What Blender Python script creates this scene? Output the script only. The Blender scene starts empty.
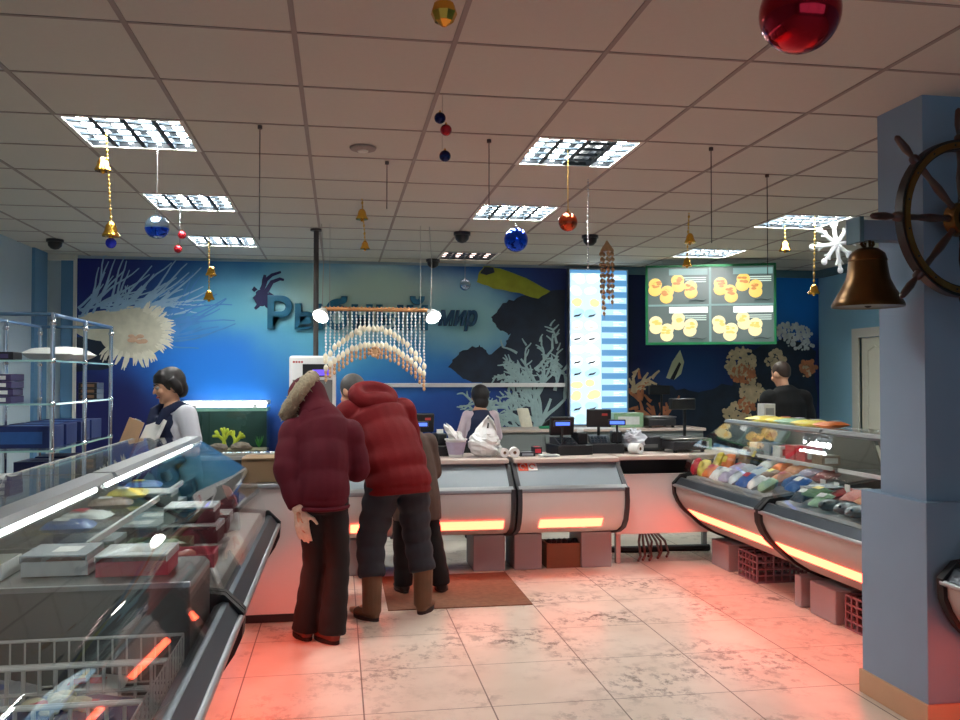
import bpy, bmesh, math, random
from mathutils import Vector, Matrix
random.seed(7)
C = bpy.context.scene.collection
SC = bpy.context.scene
EYE = 1.55; FPX = 866.0; YAW = math.radians(9.256); PIT = math.radians(1.228); CEIL = 2.834
def _ray(px, py):
    xc = (px-480)/FPX; u = -(py-360)/FPX
    dd = math.cos(PIT)-u*math.sin(PIT); z = math.sin(PIT)+u*math.cos(PIT)
    return (xc*math.cos(YAW)+dd*math.sin(YAW), dd*math.cos(YAW)-xc*math.sin(YAW), z)
def at_z(px, py, z):
    r = _ray(px, py); t = (z-EYE)/r[2]; return Vector((r[0]*t, r[1]*t, z))
def at_y(px, py, y):
    r = _ray(px, py); t = y/r[1]; return Vector((r[0]*t, y, EYE+r[2]*t))
# ---------------------------------------------------------------- colours and materials
def lin(c):
    def f(v):
        v /= 255.0
        return v/12.92 if v <= .04045 else ((v+.055)/1.055)**2.4
    return (f(c[0]), f(c[1]), f(c[2]), 1)
MATS = {}
def mat(name, c=(128,128,128), rough=.5, metal=0.0, emit=0.0, ecol=None, var=.12, scale=8.0, spec=.5, coat=0.0, bump=0.0):
    if name in MATS: return MATS[name]
    m = bpy.data.materials.new(name); m.use_nodes = True; nt = m.node_tree; b = nt.nodes['Principled BSDF']
    b.inputs['Roughness'].default_value = rough; b.inputs['Metallic'].default_value = metal
    b.inputs['Specular IOR Level'].default_value = spec; b.inputs['Coat Weight'].default_value = coat
    col = lin(c); b.inputs['Base Color'].default_value = col
    if var > 0:
        tc = nt.nodes.new('ShaderNodeTexCoord'); no = nt.nodes.new('ShaderNodeTexNoise')
        no.inputs['Scale'].default_value = scale; no.inputs['Detail'].default_value = 4
        nt.links.new(tc.outputs['Object'], no.inputs['Vector'])
        mx = nt.nodes.new('ShaderNodeMix'); mx.data_type = 'RGBA'
        mx.inputs[6].default_value = [v*(1-var) for v in col[:3]]+[1]; mx.inputs[7].default_value = [min(1, v*(1+var)) for v in col[:3]]+[1]
        nt.links.new(no.outputs['Fac'], mx.inputs[0]); nt.links.new(mx.outputs[2], b.inputs['Base Color'])
        if bump:
            bp = nt.nodes.new('ShaderNodeBump'); bp.inputs['Strength'].default_value = bump; bp.inputs['Distance'].default_value = .01
            nt.links.new(no.outputs['Fac'], bp.inputs['Height']); nt.links.new(bp.outputs['Normal'], b.inputs['Normal'])
    if emit:
        b.inputs['Emission Color'].default_value = lin(ecol or c); b.inputs['Emission Strength'].default_value = emit
    MATS[name] = m; return m
def emat(name, rgb, strength):           # lamps: linear emission colour
    m = bpy.data.materials.new(name); m.use_nodes = True; nt = m.node_tree; b = nt.nodes['Principled BSDF']
    b.inputs['Base Color'].default_value = (.06,.06,.06,1); b.inputs['Emission Color'].default_value = (*rgb,1); b.inputs['Emission Strength'].default_value = strength
    MATS[name] = m; return m
def glassmat(name, tint=(.93,.97,.96), refl=1.0, ior=1.5):
    m = bpy.data.materials.new(name); m.use_nodes = True; nt = m.node_tree; nt.nodes.clear()
    out = nt.nodes.new('ShaderNodeOutputMaterial'); t = nt.nodes.new('ShaderNodeBsdfTransparent'); g = nt.nodes.new('ShaderNodeBsdfGlossy')
    t.inputs[0].default_value = (*tint,1); g.inputs['Roughness'].default_value = .02; g.inputs[0].default_value = (1,1,1,1)
    fr = nt.nodes.new('ShaderNodeFresnel'); fr.inputs[0].default_value = ior
    mu = nt.nodes.new('ShaderNodeMath'); mu.operation = 'MULTIPLY'; mu.use_clamp = True; mu.inputs[1].default_value = refl
    mx = nt.nodes.new('ShaderNodeMixShader'); L = nt.links.new
    # the Fresnel node would treat back faces as leaving glass; feed it the facing-forward normal
    ge = nt.nodes.new('ShaderNodeNewGeometry'); sc = nt.nodes.new('ShaderNodeMath'); sc.operation = 'MULTIPLY_ADD'
    sc.inputs[1].default_value = 1/ior-ior; sc.inputs[2].default_value = ior
    L(ge.outputs['Backfacing'], sc.inputs[0]); L(sc.outputs[0], fr.inputs[0])
    L(fr.outputs[0], mu.inputs[0]); L(mu.outputs[0], mx.inputs[0]); L(t.outputs[0], mx.inputs[1]); L(g.outputs[0], mx.inputs[2]); L(mx.outputs[0], out.inputs[0])
    MATS[name] = m; return m
# ---------------------------------------------------------------- mesh building
class MB:
    def __init__(s): s.bm = bmesh.new(); s.mi = 0
    def f(s, vs):
        try:
            q = s.bm.faces.new(vs); q.material_index = s.mi; return q
        except ValueError: return None
    def v(s, p): return s.bm.verts.new(p)
    def poly(s, pts): return s.f([s.v(p) for p in pts])
    def box(s, x0, x1, y0, y1, z0, z1, M=None):
        P = [(x0,y0,z0),(x1,y0,z0),(x1,y1,z0),(x0,y1,z0),(x0,y0,z1),(x1,y0,z1),(x1,y1,z1),(x0,y1,z1)]
        if M is not None: P = [M @ Vector(p) for p in P]
        V = [s.v(p) for p in P]
        for q in ((3,2,1,0),(4,5,6,7),(0,1,5,4),(1,2,6,5),(2,3,7,6),(3,0,4,7)): s.f([V[i] for i in q])
        return s
    def prism(s, poly, ax, a, b):
        mk = {'x': lambda p, t: (t,p[0],p[1]), 'y': lambda p, t: (p[0],t,p[1]), 'z': lambda p, t: (p[0],p[1],t)}[ax]
        A = [s.v(mk(p,a)) for p in poly]; B = [s.v(mk(p,b)) for p in poly]; n = len(poly)
        s.f(A[::-1]); s.f(B)
        for i in range(n): s.f([A[i],A[(i+1)%n],B[(i+1)%n],B[i]])
        return s
    def tube(s, pts, r, n=8, closed=False, flat=1.0, flatu=1.0, u0=None):
        pts = [Vector(p) for p in pts]; k = len(pts); rs = r if isinstance(r,(list,tuple)) else [r]*k
        rings = []; prev = None
        for i in range(k):
            if closed: d = pts[(i+1)%k]-pts[i-1]
            else: d = pts[min(i+1,k-1)]-pts[max(i-1,0)]
            d.normalize()
            if prev is None:
                a = Vector((0,0,1)) if abs(d.z) < .9 else Vector((1,0,0))
                u = d.cross(a).normalized()
                if u0 is not None: u = (Vector(u0)-d*d.dot(Vector(u0))).normalized()
            else:
                u = prev-d*prev.dot(d)
                u = u.normalized() if u.length > 1e-6 else d.orthogonal().normalized()
            prev = u; w = d.cross(u)
            rings.append([s.v(pts[i]+(u*math.cos(t)*flatu+w*math.sin(t)*flat)*max(rs[i],1e-5)) for t in [2*math.pi*j/n for j in range(n)]])
        for i in range(k if closed else k-1):
            A, B = rings[i], rings[(i+1)%k]
            for j in range(n): s.f([A[j],A[(j+1)%n],B[(j+1)%n],B[j]])
        if not closed: s.f(rings[0][::-1]); s.f(rings[-1])
        return s
    def cyl(s, p0, p1, r0, r1=None, n=14): return s.tube([p0,p1],[r0,r0 if r1 is None else r1],n)
    def ball(s, c, r, sc=(1,1,1), u=16, w=10, M=None):
        mt = Matrix.Translation(c) @ (M if M is not None else Matrix()) @ Matrix.Diagonal((sc[0]*r,sc[1]*r,sc[2]*r,1))
        ret = bmesh.ops.create_uvsphere(s.bm, u_segments=u, v_segments=w, radius=1, matrix=mt)
        for v in ret['verts']:
            for q in v.link_faces: q.material_index = s.mi
        return s
    def lathe(s, c, prof, n=24, M=None):
        c = Vector(c); rings = []
        for r, z in prof:
            ring = []
            for j in range(n):
                p = Vector((max(r,1e-4)*math.cos(2*math.pi*j/n), max(r,1e-4)*math.sin(2*math.pi*j/n), z))
                if M is not None: p = M @ p
                ring.append(s.v(c+p))
            rings.append(ring)
        for A, B in zip(rings, rings[1:]):
            for j in range(n): s.f([A[j],A[(j+1)%n],B[(j+1)%n],B[j]])
        s.f(rings[0][::-1]); s.f(rings[-1]); return s
    def loft(s, rings):                    # rings: (centre, side vector, depth vector)
        R = []
        for c, a, b in rings:
            c, a, b = Vector(c), Vector(a), Vector(b)
            R.append([s.v(c+a*math.cos(2*math.pi*j/20)+b*math.sin(2*math.pi*j/20)) for j in range(20)])
        for A, B in zip(R, R[1:]):
            for j in range(20): s.f([A[j],A[(j+1)%20],B[(j+1)%20],B[j]])
        s.f(R[0][::-1]); s.f(R[-1]); return s
    def grid(s, fn, nu, nv):
        V = [[s.v(fn(i/nu, j/nv)) for j in range(nv+1)] for i in range(nu+1)]
        for i in range(nu):
            for j in range(nv): s.f([V[i][j],V[i+1][j],V[i+1][j+1],V[i][j+1]])
        return s
OFF = {}
def obj(name, mb, m, parent=None, smooth=True, bev=0, loc=None, local=False, solid=0):
    me = bpy.data.meshes.new(name); bm = mb.bm
    bmesh.ops.recalc_face_normals(bm, faces=bm.faces)
    off = OFF.get(parent, Vector((0,0,0))) if parent is not None else Vector((0,0,0))
    if parent is None:
        xs = [v.co for v in bm.verts]
        off = Vector(((min(p.x for p in xs)+max(p.x for p in xs))/2, (min(p.y for p in xs)+max(p.y for p in xs))/2, min(p.z for p in xs)))
    if not local: bmesh.ops.translate(bm, verts=bm.verts, vec=-off)
    bm.to_mesh(me); bm.free()
    for q in (m if isinstance(m,(list,tuple)) else [m]): me.materials.append(MATS[q] if isinstance(q,str) else q)
    if smooth:
        me.shade_smooth()
        me.set_sharp_from_angle(angle=math.radians(38))
    o = bpy.data.objects.new(name, me); C.objects.link(o)
    if parent is not None: o.parent = parent
    else: o.location = off
    OFF[o] = off
    if bev:
        md = o.modifiers.new('bevel','BEVEL'); md.width = bev; md.segments = 2; md.limit_method = 'ANGLE'
    return o
def tag(o, label, cat, group=None, kind=None):
    o['label'] = label; o['category'] = cat
    if group: o['group'] = group
    if kind: o['kind'] = kind
    return o
def thing(name, label, cat, loc=(0,0,0), rz=0, group=None, local=False):
    o = bpy.data.objects.new(name, None); C.objects.link(o); o.empty_display_size = .1
    o.location = loc; o.rotation_euler = (0,0,rz)
    OFF[o] = Vector((0,0,0)) if local else Vector(loc)
    return tag(o, label, cat, group)
def struct(name, mb, m, label, parent=None, **k):
    o = obj(name, mb, m, parent, **k)
    if parent is None: o['kind'] = 'structure'; o['label'] = label; o['category'] = name.split('_')[0]
    return o
def copy_tree(o, parent=None):
    c = o.copy(); C.objects.link(c)
    if parent is not None: c.parent = parent
    for ch in list(o.children): copy_tree(ch, c)
    return c
def dup(o, loc, rz, label, group=None):
    c = copy_tree(o); c.location = loc; c.rotation_euler = (0,0,rz); c['label'] = label
    if group: c['group'] = group
    return c
def fuse(name, mb, m, parent, voxel=.012, smooth=3, **k):   # closed shapes merged into one continuous skin
    o = obj(name, mb, m, parent, **k)
    md = o.modifiers.new('r','REMESH'); md.mode = 'VOXEL'; md.voxel_size = voxel
    sm = o.modifiers.new('s','SMOOTH'); sm.factor = .5; sm.iterations = smooth
    dg = bpy.context.evaluated_depsgraph_get(); dg.update()
    me = bpy.data.meshes.new_from_object(o.evaluated_get(dg)); o.modifiers.clear(); old = o.data; o.data = me
    me.shade_smooth(); bpy.data.meshes.remove(old); return o
def limb(mb, pts, rs, n=12, flat=1.0):
    # interpolated limb with ball ends
    P = [Vector(p) for p in pts]; Q = []; R = []
    for i in range(len(P)-1):
        for k in range(6):
            t = k/6; Q.append(P[i].lerp(P[i+1],t)); R.append(rs[i]*(1-t)+rs[i+1]*t)
    Q.append(P[-1]); R.append(rs[-1]); mb.tube(Q, R, n, flat=flat)
    for p, r in zip(P, rs): mb.ball(p, r*.99, u=12, w=8)
    return mb
def puff(mb, pts, rs, step=.075, amp=.1, n=14):
    P = [Vector(p) for p in pts]; Q = []; R = []; s = 0
    for i in range(len(P)-1):
        L = (P[i+1]-P[i]).length; k = max(4, int(L/.012))
        for j in range(k):
            t = j/k; d = s+L*t
            Q.append(P[i].lerp(P[i+1],t)); R.append((rs[i]*(1-t)+rs[i+1]*t)*(1-amp+amp*1.5*abs(math.sin(math.pi*d/step))))
        s += L
    Q.append(P[-1]); R.append(rs[-1]*.9); mb.tube(Q, R, n); return mb

# ---------------------------------------------------------------- shared materials
mat('ceiling_tile', (201,198,186), .9, var=.03, scale=40)
mat('ceiling_bar', (150,140,132), .7, var=.05)
mat('wall_blue', (146,200,228), .85, var=.03, scale=3)
mat('wall_pale', (172,190,200), .85, var=.03, scale=3)
mat('wall_stripe', (92,136,172), .85, var=.04, scale=3)
mat('pillar_paint', (128,154,176), .85, var=.04, scale=5, bump=.1)
mat('skirting_tan', (190,160,128), .6, var=.08)
mat('white_trim', (215,215,205), .6, var=.03)
mat('door_white', (214,212,196), .5, var=.03)
mat('steel', (190,190,190), .28, 1.0, var=.05)
mat('chrome', (225,225,228), .12, 1.0, var=.0)
mat('alu', (170,172,174), .38, .9, var=.04)
mat('dark_rail', (70,78,86), .35, .6, var=.05)
mat('case_grey', (178,172,168), .45, .25, var=.03)
mat('case_white', (222,220,216), .4, var=.03)
mat('black_plastic', (20,20,22), .4, var=.2)
mat('dark_plastic', (42,42,46), .45, var=.15)
mat('black_rubber', (14,14,15), .6, var=.2)
mat('panel_grey', (108,108,106), .5, var=.05)
mat('foot_grey', (150,146,150), .6, var=.05)
mat('white_plastic', (232,232,230), .4, var=.04)
mat('white_wire', (228,228,224), .35, var=.0)
mat('paper', (236,236,232), .8, var=.04)
mat('cardboard', (150,122,92), .85, var=.1)
mat('cable', (70,66,64), .6, var=.1)
mat('thread', (170,168,160), .5, var=.0)
mat('tin_thread', (205,205,205), .25, .9, var=.0)
mat('gold', (222,170,70), .22, 1.0, var=.1, scale=30)
mat('gold_thread', (214,178,96), .3, .9, var=.1)
mat('silver', (215,220,226), .12, 1.0, var=.0)
mat('skin', (214,160,128), .6, var=.05)
mat('glass_edge', (150,190,186), .15, var=.05)
emat('tube_light', (.97,1.0,.97), 105.0)
emat('led_red', (1.0,.085,.038), 9.5); emat('case_tube', (.93,1.0,.96), 11.0)
glassmat('case_glass', (.972,.985,.982), .85)
glassmat('clear_glass', (.97,.985,.985), .8)
glassmat('plastic_film', (.93,.95,.96), 1.6, 1.5)
EXPO = 0.27
# ================================================================ THE ROOM
XL, XR, YB, YF = -2.97, 5.65, 9.55, -2.6
def floor_material():
    m = bpy.data.materials.new('floor_tiles'); m.use_nodes = True; nt = m.node_tree; b = nt.nodes['Principled BSDF']; L = nt.links.new
    tc = nt.nodes.new('ShaderNodeTexCoord'); sp = nt.nodes.new('ShaderNodeSeparateXYZ'); L(tc.outputs['Object'], sp.inputs[0])
    def mth(op, a, bv=None):
        n = nt.nodes.new('ShaderNodeMath'); n.operation = op
        for i, v in enumerate((a, bv)):
            if v is None: continue
            if isinstance(v, (int,float)): n.inputs[i].default_value = v
            else: L(v, n.inputs[i])
        return n.outputs[0]
    def line(src, off, w):
        fr = mth('FRACT', mth('DIVIDE', mth('SUBTRACT', src, off), .6))
        return mth('LESS_THAN', mth('ABSOLUTE', mth('SUBTRACT', fr, .5)), .5-w), fr
    gx, fx = line(sp.outputs[0], .12, .006); gy, fy = line(sp.outputs[1], 4.065, .0045)
    tile = mth('MULTIPLY', gx, gy)
    def noise(scale, det, rough=.6, src=tc.outputs['Object']):
        n = nt.nodes.new('ShaderNodeTexNoise'); n.inputs['Scale'].default_value = scale; n.inputs['Detail'].default_value = det; n.inputs['Roughness'].default_value = rough
        L(src, n.inputs['Vector']); return n.outputs['Fac']
    def ramp(src, a, bb):
        n = nt.nodes.new('ShaderNodeMapRange'); n.interpolation_type = 'SMOOTHSTEP'; n.inputs[1].default_value = a; n.inputs[2].default_value = bb; L(src, n.inputs[0]); return n.outputs[0]
    def mix(f, a, bb):
        n = nt.nodes.new('ShaderNodeMix'); n.data_type = 'RGBA'
        for i, v in ((0,f),(6,a),(7,bb)):
            if isinstance(v, tuple): n.inputs[i].default_value = v
            elif isinstance(v,(int,float)): n.inputs[i].default_value = v
            else: L(v, n.inputs[i])
        return n.outputs[2]
    col = mix(ramp(noise(2.2, 3), .3, .7), lin((214,202,184)), lin((224,214,198)))
    # muddy scuffs: patches of fine streaky dirt, most where people walk along the counters
    d = nt.nodes.new('ShaderNodeVectorMath'); d.operation = 'DISTANCE'; L(tc.outputs['Object'], d.inputs[0]); d.inputs[1].default_value = (1.75,5.5,0)
    near = ramp(d.outputs['Value'], 2.8, .2)
    patch = ramp(noise(1.7, 2), .42, .66)
    mp = nt.nodes.new('ShaderNodeMapping'); mp.inputs['Scale'].default_value = (1,.8,1); L(tc.outputs['Object'], mp.inputs[0])
    fine = ramp(noise(13, 8, .75, mp.outputs[0]), .48, .60)
    sm = ramp(noise(4.5, 5, .65), .5, .75)
    dirt = mth('MULTIPLY', mth('MULTIPLY', fine, patch), mth('ADD', .35, mth('MULTIPLY', near, .65)))
    col = mix(mth('MULTIPLY', dirt, .9), col, lin((74,60,48)))
    col = mix(mth('MULTIPLY', mth('MULTIPLY', sm, near), .5), col, lin((120,102,84)))
    col = mix(tile, lin((120,106,92)), col)
    L(col, b.inputs['Base Color'])
    L(mth('ADD', .3, mth('MULTIPLY', dirt, .2)), b.inputs['Roughness']); b.inputs['Specular IOR Level'].default_value = .4
    return m
mb = MB(); mb.box(XL-.1, XR+.1, YF, YB+.1, -.06, 0)
fl = struct('floor', mb, floor_material(), 'pale cream tiled shop floor with muddy scuffs', smooth=False, local=False)
# put the tile grid in world coordinates: origin of the floor at the world origin
for v in fl.data.vertices: v.co += fl.location
fl.location = (0,0,0)
GX, GY = -1.368, 2.654
LAMPS = [(-1.368,4.454),(-1.368,6.254),(-1.368,8.054),(1.032,4.454),(1.032,6.254),(1.032,8.654),(3.432,6.254),(3.432,8.054)]
xs = sorted(set([XL-.05, XR+.05]+[round(GX+.6*k,3) for k in range(-2,12) if XL < GX+.6*k < XR]))
ys = sorted(set([YF, YB+.05]+[round(GY+.6*k,3) for k in range(-8,12) if YF < GY+.6*k < YB]))
mb = MB()
for a, b_ in zip(xs, xs[1:]):
    for c, d in zip(ys, ys[1:]):
        if any(abs(a-lx) < .02 and abs(c-ly) < .02 for lx, ly in LAMPS): continue
        mb.poly([(a,c,CEIL),(a,d,CEIL),(b_,d,CEIL),(b_,c,CEIL)])
mb.box(XL-.05, XR+.05, YF, YB+.05, CEIL+.16, CEIL+.2)
struct('ceiling', mb, 'ceiling_tile', 'suspended ceiling of pale square tiles', smooth=False)
mb = MB()
for x in xs[1:-1]: mb.box(x-.010, x+.010, YF, YB, CEIL-.004, CEIL+.001)
for y in ys[1:-1]: mb.box(XL, XR, y-.007, y+.007, CEIL-.0035, CEIL+.001)
struct('trim_1', mb, 'ceiling_bar', 'grey metal grid bars between the ceiling tiles', smooth=False)
mb = MB(); mb.box(XL-.1, XL, YF, YB, 0, CEIL); struct('wall_left', mb, 'wall_pale', 'pale blue side wall behind the shelf rack', smooth=False)
mb = MB(); mb.box(XL-.1, XR+.1, YB, YB+.1, 0, CEIL); struct('wall_back', mb, 'wall_pale', 'pale blue rear wall carrying the undersea mural', smooth=False)
WX0, WX1, WZ0, WZ1 = -1.6, 4.4, .5, 2.5
mb = MB(); mb.box(XL-.1, WX0, YF-.1, YF, 0, CEIL); mb.box(WX1, XR+.1, YF-.1, YF, 0, CEIL); mb.box(WX0, WX1, YF-.1, YF, 0, WZ0); mb.box(WX0, WX1, YF-.1, YF, WZ1, CEIL)
struct('wall_front', mb, 'wall_pale', 'wall at the entrance side of the shop', smooth=False)
mb = MB(); mb.box(WX0+.05, WX1-.05, YF-.06, YF-.05, WZ0+.05, WZ1-.05); wn = struct('window_added', mb, 'clear_glass', 'wide shop window added out of view on the entrance side', smooth=False)  # unseen window, added so bluish daylight reaches the foreground
mb = MB()
for b in ((WX0,WX1,WZ0,WZ0+.05),(WX0,WX1,WZ1-.05,WZ1),(WX0,WX0+.05,WZ0+.05,WZ1-.05),(WX1-.05,WX1,WZ0+.05,WZ1-.05),(.35,.40,WZ0+.05,WZ1-.05),(2.35,2.40,WZ0+.05,WZ1-.05)): mb.box(b[0],b[1],YF-.09,YF-.02,b[2],b[3])
obj('window_frame', mb, 'white_trim', wn, smooth=False)
mb = MB()
dy0, dy1, dz = 7.9, 8.72, 2.0
mb.box(XR, XR+.1, YF, dy0, 0, CEIL); mb.box(XR, XR+.1, dy1, YB, 0, CEIL); mb.box(XR, XR+.1, dy0, dy1, dz, CEIL)
struct('wall_right', mb, 'wall_blue', 'blue side wall with the cream panelled door', smooth=False)
# door in the right wall
mb = MB(); mb.box(XR+.02, XR+.06, dy0+.003, dy1-.003, 0.008, dz-.004)
for z0, z1 in ((.15,.85),(1.0,1.85)):
    for y0, y1 in ((dy0+.12, (dy0+dy1)/2-.05), ((dy0+dy1)/2+.05, dy1-.12)):
        mb.tube([(XR+.02,y0,z0),(XR+.02,y1,z0),(XR+.02,y1,z1),(XR+.02,(y0+y1)/2,z1+.05),(XR+.02,y0,z1)], .012, 6, closed=True)
d1 = struct('door_1', mb, 'door_white', 'cream panelled door in the blue side wall')
mb = MB()
mb.box(XR-.02, XR+.06, dy0-.1, dy0, 0, dz+.1); mb.box(XR-.02, XR+.06, dy1, dy1+.12, 0, dz+.1); mb.box(XR-.02, XR+.06, dy0, dy1, dz, dz+.1)
obj('door_frame', mb, 'white_trim', d1, smooth=False)
mb = MB(); mb.tube([(XR+.02,dy0+.1,1.0),(XR-.04,dy0+.1,1.0),(XR-.04,dy0+.22,1.0)], .011); obj('door_handle', mb, 'chrome', d1)
# stripes / boxed pipes in the far left corner, cornice
mb = MB(); mb.box(XL, XL+.03, 9.05, 9.42, 0, CEIL); struct('trim_2', mb, 'wall_stripe', 'darker blue vertical strip on the side wall by the mural', smooth=False)
mb = MB(); mb.box(-2.84, -2.715, YB-.03, YB, 0, CEIL); struct('trim_3', mb, 'wall_stripe', 'darker blue vertical strip left of the mural', smooth=False)
mb = MB(); mb.box(-2.715, -2.685, YB-.05, YB, 0, CEIL); struct('trim_4', mb, 'white_trim', 'narrow white edge strip of the mural', smooth=False)
mat('cornice_teal', (86,120,134), .7, var=.05)
mb = MB(); mb.box(3.0, XR, YB-.06, YB, CEIL-.09, CEIL-.005); mb.box(XR-.06, XR, dy0-1, YB-.06, CEIL-.09, CEIL-.005)
struct('trim_5', mb, 'cornice_teal', 'blue grey cornice where the walls meet the ceiling', smooth=False)
mb = MB(); mb.box(XL, -2.7, YB-.1, YB, CEIL-.06, CEIL-.005); struct('trim_6', mb, 'white_trim', 'short white cornice in the far left corner', smooth=False)
for nm, (a,b_,c,d) in {'baseboard_left': (XL,XL+.015,YF,9.05), 'baseboard_right': (XR-.015,XR,YF,dy0-.1), 'baseboard_back': (-2.68,XR-.02,YB-.012,YB)}.items():
    mb = MB(); mb.box(a,b_,c,d,0,.1); struct(nm, mb, 'skirting_tan', 'tan skirting at the foot of the wall', smooth=False)
# pillar with wider dado and skirting
PX0, PX1, PY0, PY1 = 2.6, 3.35, 3.52, 3.85
mb = MB(); mb.box(PX0, PX1, PY0, PY1, 1.0, CEIL)
pil = struct('pillar', mb, 'pillar_paint', 'blue grey square pillar carrying the ship wheel', smooth=False)
mb = MB(); mb.box(PX0-.035, PX1+.035, PY0-.045, PY1+.11, 0, 1.0); obj('dado', mb, 'pillar_paint', pil, smooth=False, bev=.004)
mb = MB(); mb.box(PX0-.047, PX1+.047, PY0-.057, PY1+.122, 0, .115); obj('skirting', mb, 'skirting_tan', pil, smooth=False, bev=.004)

# ================================================================ CEILING LIGHTS
mat('lamp_reflector', (16,20,24), .6, 0, var=0, spec=.1)
mat('lamp_louvre', (40,50,58), .5, 0, var=0, spec=.2)
emat('tube_warm', (1.0,.75,.68), 5.0)
emat('tube_dead', (.5,.55,.55), .3)
def lamp(x, y, label, dead=(), warm=False):
    t = thing('ceiling_light', label, 'ceiling light', (x+.3, y+.3, CEIL), group='recessed louvred ceiling lights')
    e = .012
    mb = MB()
    x0, x1, y0, y1, zt = x+e, x+.6-e, y+e, y+.6-e, CEIL+.075
    mb.box(x0, x1, y0, y1, zt, zt+.01)
    for b in ((x0,x0+.006,y0,y1),(x1-.006,x1,y0,y1),(x0+.006,x1-.006,y0,y0+.006),(x0+.006,x1-.006,y1-.006,y1)): mb.box(*b, CEIL, zt)
    obj('housing', mb, 'lamp_reflector', t, smooth=False)
    mb = MB()
    for b in ((x0-.012,x0+.012,y0-.012,y1+.012),(x1-.012,x1+.012,y0-.012,y1+.012),(x0+.012,x1-.012,y0-.012,y0+.012),(x0+.012,x1-.012,y1-.012,y1+.012)): mb.box(*b, CEIL-.005, CEIL)
    obj('frame', mb, 'white_trim', t, smooth=False)
    for i in range(4):
        cx = x+.6*(i+.5)/4
        mb = MB(); mb.cyl((cx,y0+.015,CEIL+.04), (cx,y1-.015,CEIL+.04), .021, n=12)
        obj('tube', mb, 'tube_dead' if i in dead else ('tube_warm' if warm else 'tube_light'), t)
    mb = MB()
    for i in range(1,4): mb.box(x+.6*i/4-.014, x+.6*i/4+.014, y0, y1, CEIL+.001, CEIL+.03)
    for k in range(1,5): mb.box(x0, x1, y+.6*k/5-.011, y+.6*k/5+.011, CEIL+.002, CEIL+.012)
    obj('louvre', mb, 'lamp_louvre', t, smooth=False)
    return t
LL = ['bright louvred ceiling light with a gold bell chain hanging below','louvred ceiling light above the blue and white bauble, second of its row','dim louvred ceiling light in front of the anemone mural, farthest of its row',
 'bright louvred ceiling light with one dark tube, nearest in the middle row','louvred ceiling light directly above the shiny blue bauble','faint pinkish ceiling light closest to the wall in the middle row',
 'louvred ceiling light behind the white snowflake','dim louvred ceiling light just in front of the menu board']
for i, (p, l) in enumerate(zip(LAMPS, LL)): lamp(*p, l, dead=(2,) if i == 3 else (), warm=(i == 5))
# added lamps out of view, near and behind the camera, to light the foreground
lamp(-1.368, .854, 'added louvred ceiling light just above and behind the viewer, left'); lamp(1.032, .854, 'added louvred ceiling light just above and behind the viewer, middle'); lamp(3.432, .854, 'added unseen louvred ceiling light above the front right case')
lamp(-1.368, -.946, 'added louvred ceiling light behind the viewer over the left aisle'); lamp(1.032, -.946, 'added louvred ceiling light behind the viewer over the middle aisle'); lamp(3.432, -.946, 'added louvred ceiling light behind the viewer over the right side')

# ================================================================ MURAL
MO = Vector((1.48, YB-.02, 0.0))
def mural_material():
    m = bpy.data.materials.new('mural_print'); m.use_nodes = True; nt = m.node_tree; b = nt.nodes['Principled BSDF']; L = nt.links.new
    tc = nt.nodes.new('ShaderNodeTexCoord'); cur = lin((8,26,92))
    no = nt.nodes.new('ShaderNodeTexNoise'); no.inputs['Scale'].default_value = 1.6; no.inputs['Detail'].default_value = 6; L(tc.outputs['Object'], no.inputs['Vector'])
    va = nt.nodes.new('ShaderNodeVectorMath'); va.operation = 'MULTIPLY_ADD'; va.inputs[1].default_value = (.35,0,.35); L(no.outputs['Color'], va.inputs[0]); L(tc.outputs['Object'], va.inputs[2])
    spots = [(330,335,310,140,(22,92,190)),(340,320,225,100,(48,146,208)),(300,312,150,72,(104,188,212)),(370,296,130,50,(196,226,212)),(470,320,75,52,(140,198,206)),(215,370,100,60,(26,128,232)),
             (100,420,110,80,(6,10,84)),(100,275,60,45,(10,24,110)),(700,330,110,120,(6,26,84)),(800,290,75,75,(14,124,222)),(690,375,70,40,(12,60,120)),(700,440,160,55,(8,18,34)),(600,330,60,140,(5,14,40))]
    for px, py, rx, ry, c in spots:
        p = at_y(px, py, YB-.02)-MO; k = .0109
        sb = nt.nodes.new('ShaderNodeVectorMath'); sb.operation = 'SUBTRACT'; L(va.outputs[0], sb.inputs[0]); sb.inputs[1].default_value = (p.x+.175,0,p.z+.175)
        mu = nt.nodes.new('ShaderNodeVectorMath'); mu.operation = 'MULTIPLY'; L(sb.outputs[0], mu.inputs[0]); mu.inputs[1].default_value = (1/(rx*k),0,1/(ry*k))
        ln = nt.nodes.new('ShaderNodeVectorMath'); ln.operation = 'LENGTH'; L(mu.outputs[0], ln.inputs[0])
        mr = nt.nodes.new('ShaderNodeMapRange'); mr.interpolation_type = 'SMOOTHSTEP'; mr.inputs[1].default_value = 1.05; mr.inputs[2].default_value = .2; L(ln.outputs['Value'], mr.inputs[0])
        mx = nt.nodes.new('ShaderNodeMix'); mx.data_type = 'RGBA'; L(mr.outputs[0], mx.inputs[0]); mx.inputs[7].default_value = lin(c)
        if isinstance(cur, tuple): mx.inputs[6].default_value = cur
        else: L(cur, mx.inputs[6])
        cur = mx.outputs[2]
    L(cur, b.inputs['Base Color']); b.inputs['Roughness'].default_value = .55
    return m
mur = thing('wall_mural', 'blue undersea photo mural covering the rear wall', 'mural', MO)
YM = YB-.02
mb = MB(); mb.box(-2.685, 5.645, YM, YB, .1, 2.80); obj('backdrop_print', mb, mural_material(), mur, smooth=False)
def mp(px, py, d=0.0): p = at_y(px, py, YM); return Vector((p.x, YM-d, p.z))
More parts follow.
